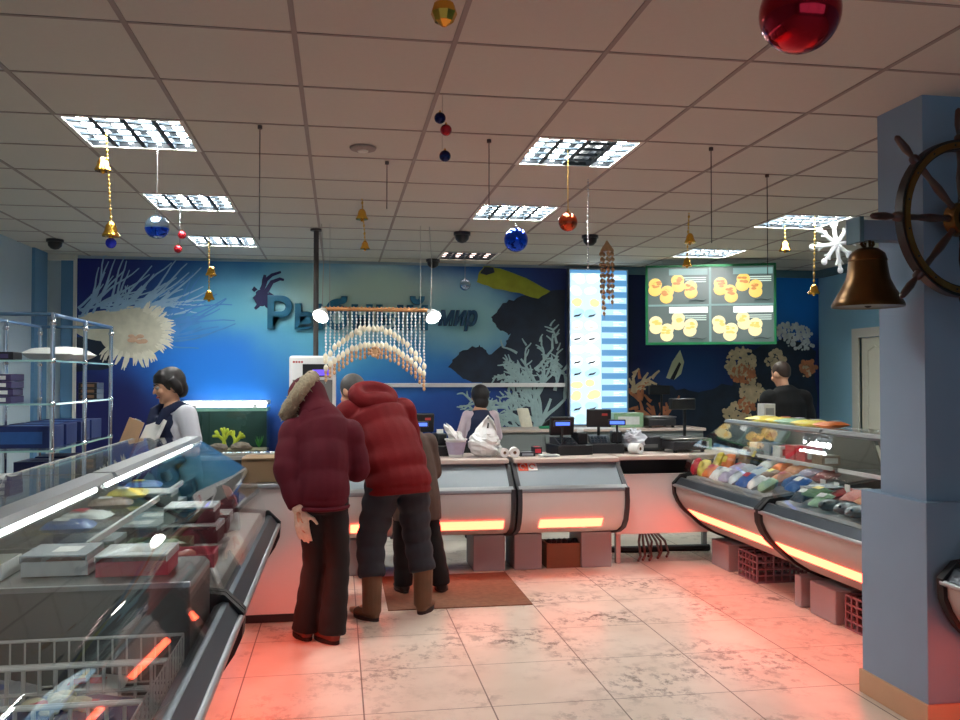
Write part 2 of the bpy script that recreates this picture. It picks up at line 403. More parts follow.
def rough_poly(pts, amp, n=5):
    out = []
    for (x0,y0), (x1,y1) in zip(pts, pts[1:]+pts[:1]):
        for k in range(n):
            t = k/n; out.append((x0+(x1-x0)*t+random.uniform(-amp,amp), y0+(y1-y0)*t+random.uniform(-amp,amp)))
    return out
def decal(name, polys, m, d0, d1):
    mb = MB()
    for pts in polys:
        mb.prism([(mp(x,y).x, mp(x,y).z) for x, y in pts], 'y', YM-d1, YM-d0)
    return obj(name, mb, m, mur, smooth=False)
mat('print_rock', (20,36,56), .6, var=.95, scale=5)
mat('print_cream', (208,204,184), .7, var=.25, scale=12)
mat('print_anemone_tip', (226,222,204), .7, var=.2, scale=20); mat('print_anemone_mouth', (206,168,140), .7, var=.2, scale=20); mat('print_tentacle', (150,186,214), .7, var=.2, scale=10)
mat('print_tentacle_blue', (72,136,204), .7, var=.2, scale=10)
mat('print_yellow', (150,160,44), .7, var=.35, scale=8)
mat('print_coral', (150,178,180), .7, var=.3, scale=14)
mat('print_coral_cream', (206,186,150), .7, var=.6, scale=11)
mat('print_coral_orange', (196,124,86), .7, var=.5, scale=11)
mat('print_coral_white', (206,214,214), .7, var=.5, scale=11)
mat('print_navy', (14,20,80), .6, var=.3)
mat('print_black', (10,12,18), .6, var=.2)
mat('print_pale', (200,206,170), .6, var=.1)
q5 = lambda L: [(320+x/3, 240+y/3) for x, y in L]
decal('rock_print', [rough_poly(q5([(515,235),(560,185),(620,165),(735,150),(735,560),(560,560),(575,450),(440,420),(385,378),(430,330),(480,315),(510,345),(560,310),(572,285),(530,262)]),1.6,6)], 'print_rock', 0, .002)
decal('rock_print', [rough_poly([(627,440),(628,395),(650,380),(690,392),(730,385),(750,350),(790,335),(816,350),(816,440)],2.5,6)], 'print_rock', 0, .002)
decal('yellow_fish_print', [rough_poly(q5([(470,125),(478,98),(492,78),(540,84),(620,115),(690,155),(655,176),(600,160),(520,145)]),.5,3)], 'print_yellow', .002, .004)
decal('fish_head_print', [rough_poly(q5([(480,100),(494,80),(520,82),(524,98),(500,106)]),.3,3)], 'print_rock', .004, .005)
# anemone
decal('anemone_base_print', [rough_poly([(77,338),(100,340),(114,354),(112,368),(77,372)],1.2,5)], 'print_rock', .0005, .0015)
for nm, m_, N, reach in (('tentacle_print','print_tentacle',64,1.0),('tentacle_print','print_tentacle_blue',26,1.3)):
    mb = MB()
    for i in range(N):
        sx, sy = random.uniform(78,158), random.uniform(300,322)
        if m_ == 'print_tentacle_blue': sx, sy = random.uniform(130,168), random.uniform(310,350)
        ang = random.uniform(-1.35,.05) if sx < 125 else random.uniform(-.85,.3)
        ln = random.uniform(30,75)*reach; pts = []; x, y = sx, sy
        for k in range(8):
            pts.append(mp(max(77,x), max(256,y), .005)); x += math.cos(ang)*ln/8; y += math.sin(ang)*ln/8; ang += random.uniform(-.16,.16)
        mb.tube(pts, [.015*(1-k/11) for k in range(8)], 5, flatu=.12)
    obj(nm, mb, m_, mur)
mb = MB(); k = .0109
mb.ball(mp(134,332,.004), 1, (32*k,.006,25*k), 28, 18); mb.ball(mp(110,326,.004), 1, (34*k,.006,15*k), 28, 18)
obj('anemone_print', mb, 'print_cream', mur)
mb = MB()
for i in range(70):
    a = random.uniform(-1.2,2.6); sx, sy = 132+33*math.cos(a), 332+25*math.sin(a); da = a+random.uniform(-.5,.5); L_ = random.uniform(5,13)
    mb.tube([mp(sx-12*math.cos(a), sy-10*math.sin(a), .006), mp(sx+L_*.5*math.cos(da), sy+L_*.5*math.sin(da), .006), mp(sx+L_*math.cos(da), sy+L_*math.sin(da)+1.5, .006)], [.02,.014,.004], 5, flatu=.1)
for i in range(0): mb.ball(mp(134+24*random.uniform(-1,1), 333+15*random.uniform(-1,1), .010), .03*random.uniform(.5,1), (1.6,.08,.7), u=8, w=6)
obj('anemone_tips_print', mb, 'print_anemone_tip', mur)
mb = MB()
for i in range(9): mb.ball(mp(138+7*random.uniform(-1,1), 338+4*random.uniform(-1,1), .013), .035*random.uniform(.5,1), (1.4,.06,.8), u=8, w=6)
obj('anemone_mouth_print', mb, 'print_anemone_mouth', mur)
# branching white coral
def branch(mb, x, y, ang, ln, w, depth):
    pts = []; 
    for k in range(5):
        pts.append(mp(x, y, .006)); x += math.cos(ang)*ln/5; y += math.sin(ang)*ln/5; ang += random.uniform(-.22,.22)
        if depth and k > 0 and random.random() < .75: branch(mb, x, y, ang+random.choice((-1,1))*random.uniform(.4,.9), ln*.55, w*.75, depth-1)
    mb.tube(pts, [w*(1-k/8) for k in range(5)], 5, flatu=.1)
mb = MB()
for a in (-2.9,-2.5,-2.1,-1.8,-1.5,-1.2,-.95,-2.3,-1.65): branch(mb, 540+random.uniform(-8,8), 432, a, random.uniform(44,66), .03, 3)
obj('white_coral_print', mb, 'print_coral', mur)
def clump(cx, cy, rx, ry, n, m_):
    mb = MB()
    for i in range(int(n*2)):
        a = random.uniform(0,6.28); r = math.sqrt(random.random()); p = mp(cx+rx*r*math.cos(a), cy+ry*r*math.sin(a), .006)
        mb.ball(p, random.uniform(.011,.03), (1,.06,1), u=8, w=6)
    obj('coral_print', mb, m_, mur)
for a in [(792,332,20,9,60,'print_coral_white'),(740,362,15,15,90,'print_coral_cream'),(743,374,12,9,50,'print_coral_orange'),(752,390,12,13,60,'print_coral_cream'),(737,412,15,10,50,'print_coral_cream'),(747,405,8,8,26,'print_coral_orange'),
          (775,360,10,10,34,'print_coral_cream'),(808,368,8,8,30,'print_coral_orange'),(806,372,5,6,8,'print_coral_cream'),(800,345,14,6,12,'print_coral_white')]: clump(*a)
mb = MB()
for a in (-2.6,-2.1,-1.6,-1.1,-.6): branch(mb, 655, 424, a, random.uniform(18,28), .03, 1)
for a in (-2.4,-1.9,-1.2): branch(mb, 640, 400, a, random.uniform(14,24), .03, 1)
obj('coral_print', mb, 'print_coral_orange', mur)
mb = MB()
for a in (-.9,-.4,-1.3): branch(mb, 632, 392, a, random.uniform(16,26), .03, 1)
obj('coral_print', mb, 'print_coral_cream', mur)
decal('striped_fish_print', [[(666,378),(672,362),(680,350),(684,362),(681,374),(674,380)]], 'print_pale', .002, .004)
decal('fish_stripe_print', [[(670,379),(679,362),(681,364),(674,380)]], 'print_black', .004, .005)
mb = MB()
mb.prism([(mp(262+8*math.cos(a)*random.uniform(.8,1.15), 294+9*math.sin(a)*random.uniform(.8,1.15)).x, mp(0, 294+9*math.sin(a)).z) for a in [2*math.pi*k/18 for k in range(18)]], 'y', YM-.006, YM-.003)
for L_ in ([(262,290),(266,280),(272,275),(281,272)],[(266,292),(272,282),(280,279),(284,280)],[(264,286),(264,280),(265,275)],[(260,300),(258,306),(255,309)],[(265,300),(267,306),(270,309)],[(268,294),(274,297)],[(256,288),(253,291)]):
    mb.tube([mp(x,y,.006) for x, y in L_], [.03*(1-.7*k/len(L_)) for k in range(len(L_))], 6, flatu=.12)
obj('lionfish_print', mb, 'print_navy', mur)
# lettering
def text_mesh(s, size, ext=.0, offset=0.0, shear=0.0):
    c = bpy.data.curves.new('txt','FONT'); c.body = s; c.size = size; c.extrude = ext; c.bevel_depth = offset; c.bevel_resolution = 1; c.shear = shear
    o = bpy.data.objects.new('txt', c); C.objects.link(o); dg = bpy.context.evaluated_depsgraph_get(); dg.update()
    me = bpy.data.meshes.new_from_object(o.evaluated_get(dg)); bpy.data.objects.remove(o); bpy.data.curves.remove(c); return me
def text_obj(name, s, p, width, height, m, parent, depth=.01, offset=.0, shear=0.0, rz=0.0):
    me = text_mesh(s, 1, .5, offset, shear); co = [v.co.copy() for v in me.vertices]
    x0, x1 = min(c.x for c in co), max(c.x for c in co); y0, y1 = min(c.y for c in co), max(c.y for c in co)
    off = OFF.get(parent, Vector()); R = Matrix.Rotation(rz, 3, 'Z')
    for v, c in zip(me.vertices, co):
        q = R @ Vector(((c.x-x0)/(x1-x0)*width, c.z*depth, (c.y-y0)/(y1-y0)*height))
        v.co = Vector(p)+q-off
    me.materials.clear(); me.materials.append(MATS[m]); me.update()
    me.materials.append(MATS['letter_dark']); o = bpy.data.objects.new(name, me); C.objects.link(o); o.parent = parent
    bmx = bmesh.new(); bmx.from_mesh(me); bmesh.ops.recalc_face_normals(bmx, faces=bmx.faces); bmx.normal_update()
    for fc in bmx.faces: fc.material_index = 0 if abs(fc.normal.y) > .6 else 1
    bmx.to_mesh(me); bmx.free()
    return o
mat('letter_navy', (14,66,98), .35, .2, var=.3, scale=6); mat('letter_teal', (22,98,128), .35, .2, var=.35, scale=6)
mat('letter_dark', (8,34,56), .4, .2, var=.2)
YT = YM-.03
sg = thing('shop_sign', 'dark teal three-dimensional lettering on the mural behind the shell curtain', 'sign', (.37,YT,2.09))
text_obj('lettering', 'Рыбный', (-.755,YT,2.075), 1.72, .38, 'letter_teal', sg, .05, .035)
text_obj('lettering', 'мир', (1.08,YT,2.075), .44, .235, 'letter_navy', sg, .05, .04, .25)

# ================================================================ LIT SIGNS
emat('lit_field', (.6,.87,1.0), 1.15); emat('lit_white', (.88,.97,1.0), 1.5); emat('lit_blue', (.13,.40,.75), .75); emat('lit_bar', (.5,.8,1.0), 1.0); emat('lit_yellow', (1.0,.62,.12), 1.0)
emat('lit_amber', (.9,.32,.03), .7); emat('lit_pale', (1.0,.86,.42), 1.0); emat('lit_teal', (.12,.2,.18), .48); emat('lit_teal_top', (.22,.4,.38), .8); emat('lit_head', (.95,1,.95), 1.3)
emat('lit_text', (.7,.85,.75), .9); emat('lit_pink', (1,.55,.5), 1.2)
mat('sign_dark', (20,24,30), .5); mat('green_frame', (24,120,72), .4, var=.1)
lb = thing('lit_price_board', 'tall narrow backlit white and blue price board on the mural', 'lit sign', (2.9,9.45,1.02))
x0, x1, z0, z1, yf = 2.55, 3.245, 1.02, 2.79, 9.44
mb = MB(); mb.box(x0+.012, x1-.012, yf+.004, 9.53, z0+.012, z1-.012); obj('panel', mb, 'lit_blue', lb, smooth=False)
mb = MB()
for b in ((x0,x0+.012,z0,z1),(x1-.012,x1,z0,z1),(x0+.012,x1-.012,z0,z0+.012),(x0+.012,x1-.012,z1-.012,z1)): mb.box(b[0],b[1],yf-.008,9.53,b[2],b[3])
obj('frame', mb, 'alu', lb, smooth=False)
mb = MB(); mb.box(x0+.02, x0+.38, yf-.001, yf+.004, 1.02+.02, z1-.05); obj('picture_field', mb, 'lit_field', lb, smooth=False)
NR = 13; rh = (z1-z0-.06)/NR
for r in range(NR):
    zb = z1-.05-rh*(r+1)
    mb = MB(); mb.box(x0+.385, x1-.02, yf-.002, yf+.004, zb+rh*.42, zb+rh*.92); obj('price_bar', mb, 'lit_bar', lb, smooth=False)
    mb = MB()
    for k in range(3): mb.box(x0+.52, x1-.05-.03*((r+k)%3), yf-.004, yf-.002, zb+rh*(.5+.13*k), zb+rh*(.54+.13*k))
    obj('text_line', mb, 'lit_white', lb, smooth=False)
    for k in range(2):
        mb = MB()
        for j in range(3):
            mb.ball((x0+.1+.17*k+random.uniform(-.035,.035), yf-.002, zb+rh*.5+random.uniform(-.02,.02)), random.uniform(.04,.062), (1.15,.06,.8), u=10, w=6)
        obj('product_picture', mb, 'lit_white' if r < 2 or 3 < r < 8 else ('lit_pale' if r in (2,9,10) else 'lit_bar'), lb)
    if r in (3,4,5,7,8,11):
        for k in range(2):
            mb = MB(); cx = x0+.1+.17*k; mb.prism([(cx-.05,zb+rh*.2),(cx+.02,zb+rh*.3),(cx+.05,zb+rh*.55),(cx+.01,zb+rh*.42),(cx-.03,zb+rh*.38)], 'y', yf-.008, yf-.004)
            obj('product_picture', mb, 'lit_pink' if r == 4 else 'sign_dark', lb, smooth=False)
# hung menu board, local coordinates then turned
mbd = thing('lit_menu_board', 'wide backlit menu board with green frame showing fried snacks, hung from ceiling', 'lit sign', (3.94,8.79,1.916), math.radians(-19.2), local=True)
W, Hh = 1.36, .86
mb = MB(); mb.box(-W/2+.02, W/2-.02, -.03, .06, .02, Hh-.02); obj('panel', mb, 'lit_teal', mbd, smooth=False, local=True)
mb = MB()
for b in ((-W/2,-W/2+.025,0,Hh),(W/2-.025,W/2,0,Hh),(-W/2+.025,W/2-.025,0,.025),(-W/2+.025,W/2-.025,Hh-.025,Hh)): mb.box(b[0],b[1],-.045,.065,b[2],b[3])
obj('frame', mb, 'green_frame', mbd, smooth=False, local=True)
mb = MB(); mb.box(-.012,.012,-.036,-.03,.03,Hh-.03); mb.box(-W/2+.03,-.012,-.036,-.03,.415,.435); mb.box(.012,W/2-.03,-.036,-.03,.415,.435); obj('divider', mb, 'lit_teal_top', mbd, smooth=False, local=True)
for qi, (qx, qz) in enumerate(((-W/2+.03,.44),(.02,.44),(-W/2+.03,.03),(.02,.03))):
    w = W/2-.05
    mb = MB(); mb.box(qx+.22, qx+w-.005, -.037, -.031, qz+.31, qz+.375); obj('title_bar', mb, 'lit_teal_top' if qi < 2 else 'lit_head', mbd, smooth=False, local=True)
    for k in range(3):
        mb = MB(); mb.box(qx+.34+.05*k, qx+w-.02, -.035, -.031, qz+.275-.022*k, qz+.285-.022*k); obj('text_line', mb, 'lit_text', mbd, smooth=False, local=True)
    mats = ('lit_yellow','lit_amber') if qi == 1 else (('lit_yellow','lit_amber') if qi == 0 else ('lit_pale','lit_yellow'))
    for k, (fx, fz) in enumerate(((.08,.18),(.19,.1),(.32,.22),(.44,.15))):
        mb = MB()
        for j in range(2): mb.ball((qx+fx+random.uniform(-.012,.012), -.034, qz+fz+(.035 if j else -.03)), .072, (1,.07,.9), u=14, w=8)
        obj('food_picture', mb, mats[0], mbd, local=True)
        mb = MB()
        for j in range(6): mb.ball((qx+fx+random.uniform(-.035,.035), -.039-.0004*j, qz+fz+.03+random.uniform(-.035,.03)), random.uniform(.012,.02), (1.5,.06,.8), u=8, w=6)
        mb.tube([(qx+fx-.035,-.039,qz+fz+.04),(qx+fx,-.039,qz+fz+.06),(qx+fx+.03,-.039,qz+fz+.03)], .008, 5, flat=.3)
        obj('food_picture', mb, mats[1], mbd, local=True)
    mb = MB(); mb.tube([(qx+.43,-.035,qz+.03),(qx+.5,-.035,qz+.042),(qx+.57,-.035,qz+.028),(qx+.61,-.035,qz+.045)], [.01,.016,.014,.004], 6, flat=.3); obj('fish_emblem', mb, 'sign_dark', mbd, local=True)
for s in (-.5,.5):
    mb = MB(); mb.cyl((s,.01,Hh), (s,.01,CEIL-1.916), .003, n=6); obj('hanger', mb, 'steel', mbd, local=True)
# white trunking along the mural
mb = MB(); mb.box(.3, 2.52, YM-.05, YM, 1.455, 1.5); tag(obj('wall_trunking', mb, 'white_plastic', bev=.005), 'long thin white horizontal trunking fixed across the mural', 'cable trunking')
# ================================================================ REFRIGERATED CASES
# local frame: length along +x from 0 to L, customers stand at -y, lip at y = 0
def arc_glass():
    return [(.05,.722),(.085,.82),(.122,.925),(.14,.965),(.165,.997),(.20,1.024),(.33,1.107),(.46,1.19)]
BELLY = [(.0,.655),(.004,.60),(.03,.54),(.07,.48),(.105,.445),(.165,.395),(.24,.33),(.34,.27),(.45,.225),(.54,.21)]
def case(name, L, label, loc, rz, deck=.735, feet=(), led=None, shelf=True, led_mat='led_red', riser=None, group=None, endmat='black_rubber'):
    t = thing(name, label, 'display case', loc, rz, group, local=True)
    def part(n, mb, m, **k): return obj(n, mb, m, t, local=True, **k)
    mb = MB(); mb.prism(BELLY+[(.98,.21),(.98,.86),(.94,.86),(.94,deck+.05),(.10,deck),(.08,.70),(.05,.70)], 'x', .02, L-.02); part('body', mb, 'case_grey')
    mb = MB(); mb.prism([(.085,.712),(.055,.726),(.035,.722),(-.004,.672),(0,.655),(.05,.69)], 'x', .0, L); part('rail', mb, 'dark_rail')
    mb = MB(); mb.tube([(0,-.008,.662),(L,-.008,.662)], .014, 10); part('bumper', mb, 'alu')
    a, b = led or (.06, L-.06)
    mb = MB(); mb.prism([(.074,.468),(.099,.443),(.166,.388),(.172,.394),(.105,.450),(.08,.476)], 'x', a, b); part('led_strip', mb, led_mat)
    prof = BELLY+[(.98,.21),(.98,.86),(.05,.735),(-.004,.672)]
    rim = [(y-.018*(1 if z > .22 else 0), z-.012) for y, z in BELLY]+[(1.0,.2),(1.0,.88),(.05,.75),(-.02,.68)]
    for x0, x1 in ((-.02,.02),(L-.02,L+.02)):
        mb = MB(); mb.prism(rim, 'x', x0, x1); part('end_panel', mb, endmat)
    g = arc_glass()
    mb = MB(); mb.prism(g+[(y+.006,z-.005) for y, z in g[::-1]], 'x', .012, L-.012); part('front_glass', mb, 'case_glass')
    for x0 in (-.001, L-.005):
        mb = MB(); mb.prism([(y+.007,z-.006) for y, z in g]+[(.80,1.185),(.93,.88),(.06,.745)], 'x', x0, x0+.006); part('side_glass', mb, 'case_glass')
    mb = MB(); mb.prism([(.44,1.185),(.455,1.205),(.53,1.205),(.54,1.185),(.50,1.165)], 'x', -.005, L+.005); part('top_rail', mb, 'alu')
    ty, tz = (.497,1.152) if riser or name == 'display_case' and label.startswith('far left') else (.53,1.176)
    mb = MB(); mb.cyl((.06,ty,tz), (L-.06,ty,tz), .011, n=8); part('lamp_tube', mb, 'case_tube')  # right-case tubes are added to brighten the goods, hidden behind the rail
    mb = MB(); mb.prism([(.54,1.19),(.54,1.198),(.82,1.198),(.82,1.19)], 'x', 0, L); part('top_shelf', mb, 'case_glass')
    mb = MB(); mb.prism([(.94,.86),(.955,.86),(.835,1.198),(.82,1.19)], 'x', .01, L-.01); part('rear_panel', mb, 'panel_grey')
    if shelf:
        mb = MB(); mb.box(.02, L-.02, .56, .86, .925, .932); sh = part('inner_shelf', mb, 'case_glass')
        mb = MB(); mb.box(.02, L-.02, .545, .56, .92, .945); obj('price_rail', mb, 'white_plastic', sh, local=True, smooth=False)
        for x in (.05, L-.05):
            mb = MB(); mb.box(x-.008, x+.008, .6, .93, .90, .92); obj('bracket', mb, 'alu', sh, local=True, smooth=False)
    if riser:
        mb = MB(); mb.prism([(.10,riser[2]-.02),(.12,riser[2]),(.93,riser[2]),(.93,deck+.04),(.10,deck-.01)], 'x', riser[0], riser[1]); r_ = part('riser', mb, 'panel_grey', bev=.006)
        mb = MB(); mb.box(riser[0]-.006, riser[0]+.01, .10, .93, riser[2]-.012, riser[2]+.004); obj('edge_strip', mb, 'alu', r_, local=True, smooth=False)
    for i, (f0, f1) in enumerate(feet):
        mb = MB(); mb.box(f0, f1, .31, .90, 0, .214)
        fo = part('foot', mb, 'foot_grey', bev=.008)
        if f1-f0 > .2:      # slatted vent panels on both broad ends
            for xx in (f0-.004, f1+.004):
                mb = MB()
                for k in range(4): mb.box(min(xx,xx), xx+.0041, .40, .84, .035+.045*k, .065+.045*k)
                obj('vent', mb, 'dark_plastic', fo, local=True, smooth=False)
    return t
RZR = math.radians(-90); RZL = math.radians(90)
RX = 2.775
case_r1 = case('display_case', 1.45, 'glass fish display case with glowing red underside, farther section by the white panel', (RX,6.9,0), RZR, feet=((.02,.34),(1.36,1.44)), led=(.1,1.40))
case_r2 = case('display_case', 1.385, 'glass fish display case with glowing red underside, section next to the pillar', (RX,5.405,0), RZR, feet=((.06,.36),(1.0,1.36)), led=(.05,1.36))
case_r3 = case('display_case', 1.3, 'dark-ended display case partly cut off in front of the pillar', (2.605,3.42,0), RZR, feet=((.1,.4),), led=(.08,1.2))
LX = -.365
case_l1 = case('display_case', 1.93, 'near freezer case with white wire baskets and frozen bags inside', (LX,1.42,0), RZL, deck=.545, feet=((.1,.4),(1.5,1.8)), shelf=False, riser=(1.46,1.9,.90))
case_l2 = case('display_case', 2.0, 'far left glass case with dark and pink food trays beside the white counter', (LX,3.40,0), RZL, deck=.74, feet=((.1,.4),(1.6,1.9)))
# ---------------------------------------------------------------- cash counters in the middle
def counter(L, label, loc, feet, led):
    t = thing('service_counter', label, 'counter', loc, 0, 'service counters', local=True)
    def part(n, mb, m, **k): return obj(n, mb, m, t, local=True, **k)
    B2 = [(.0,.665),(-.008,.60),(.0,.53),(.03,.44),(.09,.37)]
    mb = MB(); mb.prism(B2+[(.2,.32),(.34,.29),(.72,.29),(.72,.87),(.27,.87),(.05,.69)], 'x', .02, L-.02); part('body', mb, 'case_white')
    mb = MB(); mb.prism([(.045,.69),(.26,.875),(.275,.868),(.06,.68)], 'x', .02, L-.02); part('front_panel', mb, 'slope_grey')
    mb = MB(); mb.box(0, L, .19, .80, .872, .91); part('worktop', mb, 'top_beige', bev=.008)
    mb = MB(); mb.prism([(.06,.705),(.03,.712),(-.012,.69),(-.016,.672),(.0,.66),(.06,.685)], 'x', 0, L); part('bumper', mb, 'alu')
    mb = MB(); mb.prism([(.021,.445),(.078,.375),(.086,.378),(.03,.447)], 'x', led[0], led[1]); part('led_strip', mb, 'led_red')
    rim = [(y-.02, z-.008) for y, z in B2]+[(.2,.305),(.34,.272),(.74,.272),(.74,.872),(.25,.872),(.03,.70),(-.02,.69)]
    for x0, x1 in ((-.015,.02),(L-.02,L+.015)):
        mb = MB(); mb.prism(rim, 'x', x0, x1); part('end_panel', mb, 'dark_plastic')
    for f0, f1 in feet:
        mb = MB(); mb.box(f0, f1, .30, .68, 0, .29); part('foot', mb, 'foot_grey', bev=.008)
    return t
mat('slope_grey', (140,150,156), .5, 0, var=.03); mat('top_beige', (206,188,178), .45, var=.05)
cB = counter(.87, 'grey service counter with a red and white sticker, next to the white filler panel', (1.385,6.6,0), ((.02,.25),(.58,.84)), (.17,.68))
cA = counter(.87, 'grey service counter with plastic bag and paper rolls on its top', (.47,6.6,0), ((.08,.28),(.60,.86)), (.15,.80))
cC = counter(.40, 'narrow grey service counter mostly hidden behind the two red parkas', (.03,6.6,0), ((.05,.3),), (.06,.34))
# sticker on counter B
mat('sticker_red', (226,84,50), .5, var=0)
mb = MB(); n = Vector((0,-.185,.215)).normalized()
def slope_pt(x, t, d=.0): return Vector((1.385+x, 6.6+.045+.215*t-.65*d, .69+.185*t+.76*d))
st = None
for nm, x0, x1, m_ in (('sticker',.035,.115,'sticker_red'),('sticker_half',.115,.19,'white_plastic')):
    mb = MB(); P = [slope_pt(x0,.66,.001),slope_pt(x1,.66,.001),slope_pt(x1,.98,.001),slope_pt(x0,.98,.001)]; Q = [slope_pt(x0,.66,.004),slope_pt(x1,.66,.004),slope_pt(x1,.98,.004),slope_pt(x0,.98,.004)]
    A = [mb.v(p) for p in P]; B_ = [mb.v(p) for p in Q]; mb.f(A[::-1]); mb.f(B_)
    for i in range(4): mb.f([A[i],A[(i+1)%4],B_[(i+1)%4],B_[i]])
    if st is None: st = obj(nm, mb, m_, smooth=False); tag(st, 'small red and white sticker on the sloped counter front', 'sticker')
    else: obj('white_half', mb, m_, st, smooth=False)
for nm, m_, xs_ in (('emblem','white_plastic',.075),('emblem','sticker_red',.152)):
    mb = MB(); mb.tube([slope_pt(xs_+.022*math.cos(a), .82+.09*math.sin(a), .005) for a in [2*math.pi*k/14 for k in range(12)]], .004, 5); obj(nm, mb, m_, st)
# white filler counter linking the service counters and the right case
t = thing('filler_counter', 'white counter panel with dark slot joining service counter and right case', 'counter', (2.75,7.0,0))
mat('filler_white', (232,224,220), .45, var=.02)
mb = MB(); mb.box(2.285, 3.35, 6.97, 7.0, .25, .75); obj('front_panel', mb, 'filler_white', t, bev=.004)
mb = MB(); mb.box(2.285, 3.6, 6.93, 7.6, .87, .91); obj('worktop', mb, 'top_beige', t, bev=.008)
mb = MB(); mb.box(2.285, 3.35, 7.25, 7.28, .4, .87); obj('rear_panel', mb, 'dark_plastic', t, smooth=False)
mb = MB(); mb.box(2.285, 3.35, 7.0, 7.28, .45, .47); obj('shelf', mb, 'panel_grey', t, smooth=False)
for x in (2.30, 3.28):
    mb = MB(); mb.box(x, x+.04, 7.02, 7.06, 0, .87); mb.box(x, x+.04, 7.5, 7.54, 0, .87); obj('leg', mb, 'alu', t, smooth=False)
# things on the floor under it
mb = MB()
for i in range(7):
    a = random.uniform(-.1,.1); mb.tube([(2.62+.03*i,7.32+.03*i,.2),(2.6+.04*i,7.3,.12),(2.55+.05*i,7.2+a,.03),(2.5+.05*i,7.12+a,.012)], .011, 6)
tag(obj('cable_bundle', mb, mat('cable_red', (120,70,60), .6)), 'tangled cables hanging to the floor under the white counter panel', 'cables')
mb = MB(); mb.tube([(2.32,7.5,.02),(2.6,7.42,.03),(2.95,7.45,.025),(3.3,7.4,.03)], .03, 8); tag(obj('floor_hose', mb, 'black_rubber'), 'dark hose lying on the floor under the white counter panel', 'hose')
# brown crate under counter B
t = thing('plastic_crate', 'brown open crate under the stickered service counter', 'crate', (1.83,6.98,0))
mat('crate_brown', (120,78,52), .6)
mb = MB(); mb.box(1.68,1.98,6.92,6.94,0,.2); mb.box(1.68,1.98,7.12,7.14,0,.2); mb.box(1.68,1.70,6.94,7.12,0,.2); mb.box(1.96,1.98,6.94,7.12,0,.2); mb.box(1.70,1.96,6.94,7.12,0,.015); obj('crate_body', mb, 'crate_brown', t, smooth=False)
mb = MB()
for k in range(6): mb.ball((1.72+.045*k,7.02,.2), .026, u=8, w=6)
obj('bottle_tops', mb, 'dark_plastic', t)
# crates beside the feet of the right cases (grid walls)
mat('crate_mauve', (132,96,104), .6)
def crate(name, label, loc, rz, w=.40, d=.30, h=.21):
    t = thing(name, label, 'crate', loc, rz, 'crates under the right cases', local=True)
    mb = MB()
    for s in (0,1):
        y = d*s
        for k in range(7): mb.box(w*k/6-.006, w*k/6+.006, y-.006, y+.006, .0, h)
        for k in range(5): mb.box(.006, w-.006, y-.005, y+.005, h*k/4*.95, h*k/4*.95+.012)
        x = w*s
        for k in range(1,5): mb.box(x-.006, x+.006, d*k/5-.006, d*k/5+.006, 0, h)
        for k in range(5): mb.box(x-.005, x+.005, .006, d-.006, h*k/4*.95, h*k/4*.95+.012)
    obj('lattice', mb, 'crate_mauve', t, local=True, smooth=False)
    mb = MB(); mb.box(.005, w-.005, .005, d-.005, .004, .014); obj('crate_floor', mb, 'crate_mauve', t, local=True, smooth=False)
    return t
crate('lattice_crate', 'mauve lattice crate under the far right case, beside its foot', (3.13,6.16,0), 0)
crate('lattice_crate', 'mauve lattice crate under the right case, close to the pillar', (3.12,4.68,0), 0)
# white side counter on the left, with the cardboard box
t = thing('side_counter', 'white counter block catching red glow behind the left case', 'counter', (-.25,5.95,0))
mb = MB(); mb.box(-.62, .04, 5.64, 6.3, .06, .86); obj('body', mb, 'filler_white', t, bev=.006)
mb = MB(); mb.box(-.60, .02, 5.68, 6.28, 0, .06); obj('plinth', mb, 'dark_plastic', t, smooth=False)
mb = MB(); mb.box(-.64, .055, 5.62, 6.32, .86, .885); obj('worktop', mb, 'alu', t, bev=.004)
t = thing('cardboard_box', 'brown cardboard box on the white counter behind the parka woman', 'box', (-.48,5.85,.885))
mb = MB(); mb.box(-.61, -.33, 5.70, 5.98, .885, 1.035); obj('box_body', mb, 'cardboard', t, bev=.004)
mb = MB(); mb.box(-.61, -.33, 5.69, 5.84, 1.036, 1.041); mb.box(-.61, -.33, 5.845, 5.99, 1.036, 1.041); obj('flap', mb, 'cardboard', t, smooth=False)
# floor mat
mat('mat_brown', (126,88,66), .95, var=.35, scale=25, bump=.4)
mb = MB(); mb.box(.33, 1.315, 5.83, 6.82, 0, .008); tag(obj('floor_mat', mb, 'mat_brown', smooth=False), 'flat brown door mat in front of the service counters', 'mat')
# ================================================================ BACK COUNTERS
t = thing('back_counter', 'low grey cabinet along the mural under the white coral', 'cabinet', (2.6,9.2,0))
mat('cab_grey', (128,136,136), .5, var=.05)
mb = MB(); mb.box(1.55, 3.95, 9.0, 9.5, 0, .98); obj('cabinet_body', mb, 'cab_grey', t, bev=.004)
mb = MB(); mb.box(1.53, 3.97, 8.97, 9.5, .98, 1.01); obj('worktop', mb, 'top_beige', t, bev=.004)
for k in range(4):
    mb = MB(); mb.box(1.57+.6*k, 2.13+.6*k, 8.982, 9.0, .05, .95); d_ = obj('door', mb, 'cab_grey', t, bev=.003)
    mb = MB(); mb.cyl((2.08+.6*k,8.97,.62), (2.08+.6*k,8.97,.78), .006, n=8); obj('handle', mb, 'steel', d_)
t = thing('aquarium_stand', 'dark cabinet carrying the lit aquarium', 'cabinet', (-1.1,9.2,0))
mb = MB(); mb.box(-1.75, -.3, 8.95, 9.5, 0, .74); obj('cabinet_body', mb, 'dark_plastic', t, bev=.004)
mb = MB(); mb.box(-1.77, -.28, 8.9, 9.5, .74, .775); obj('worktop', mb, 'alu', t, bev=.004)
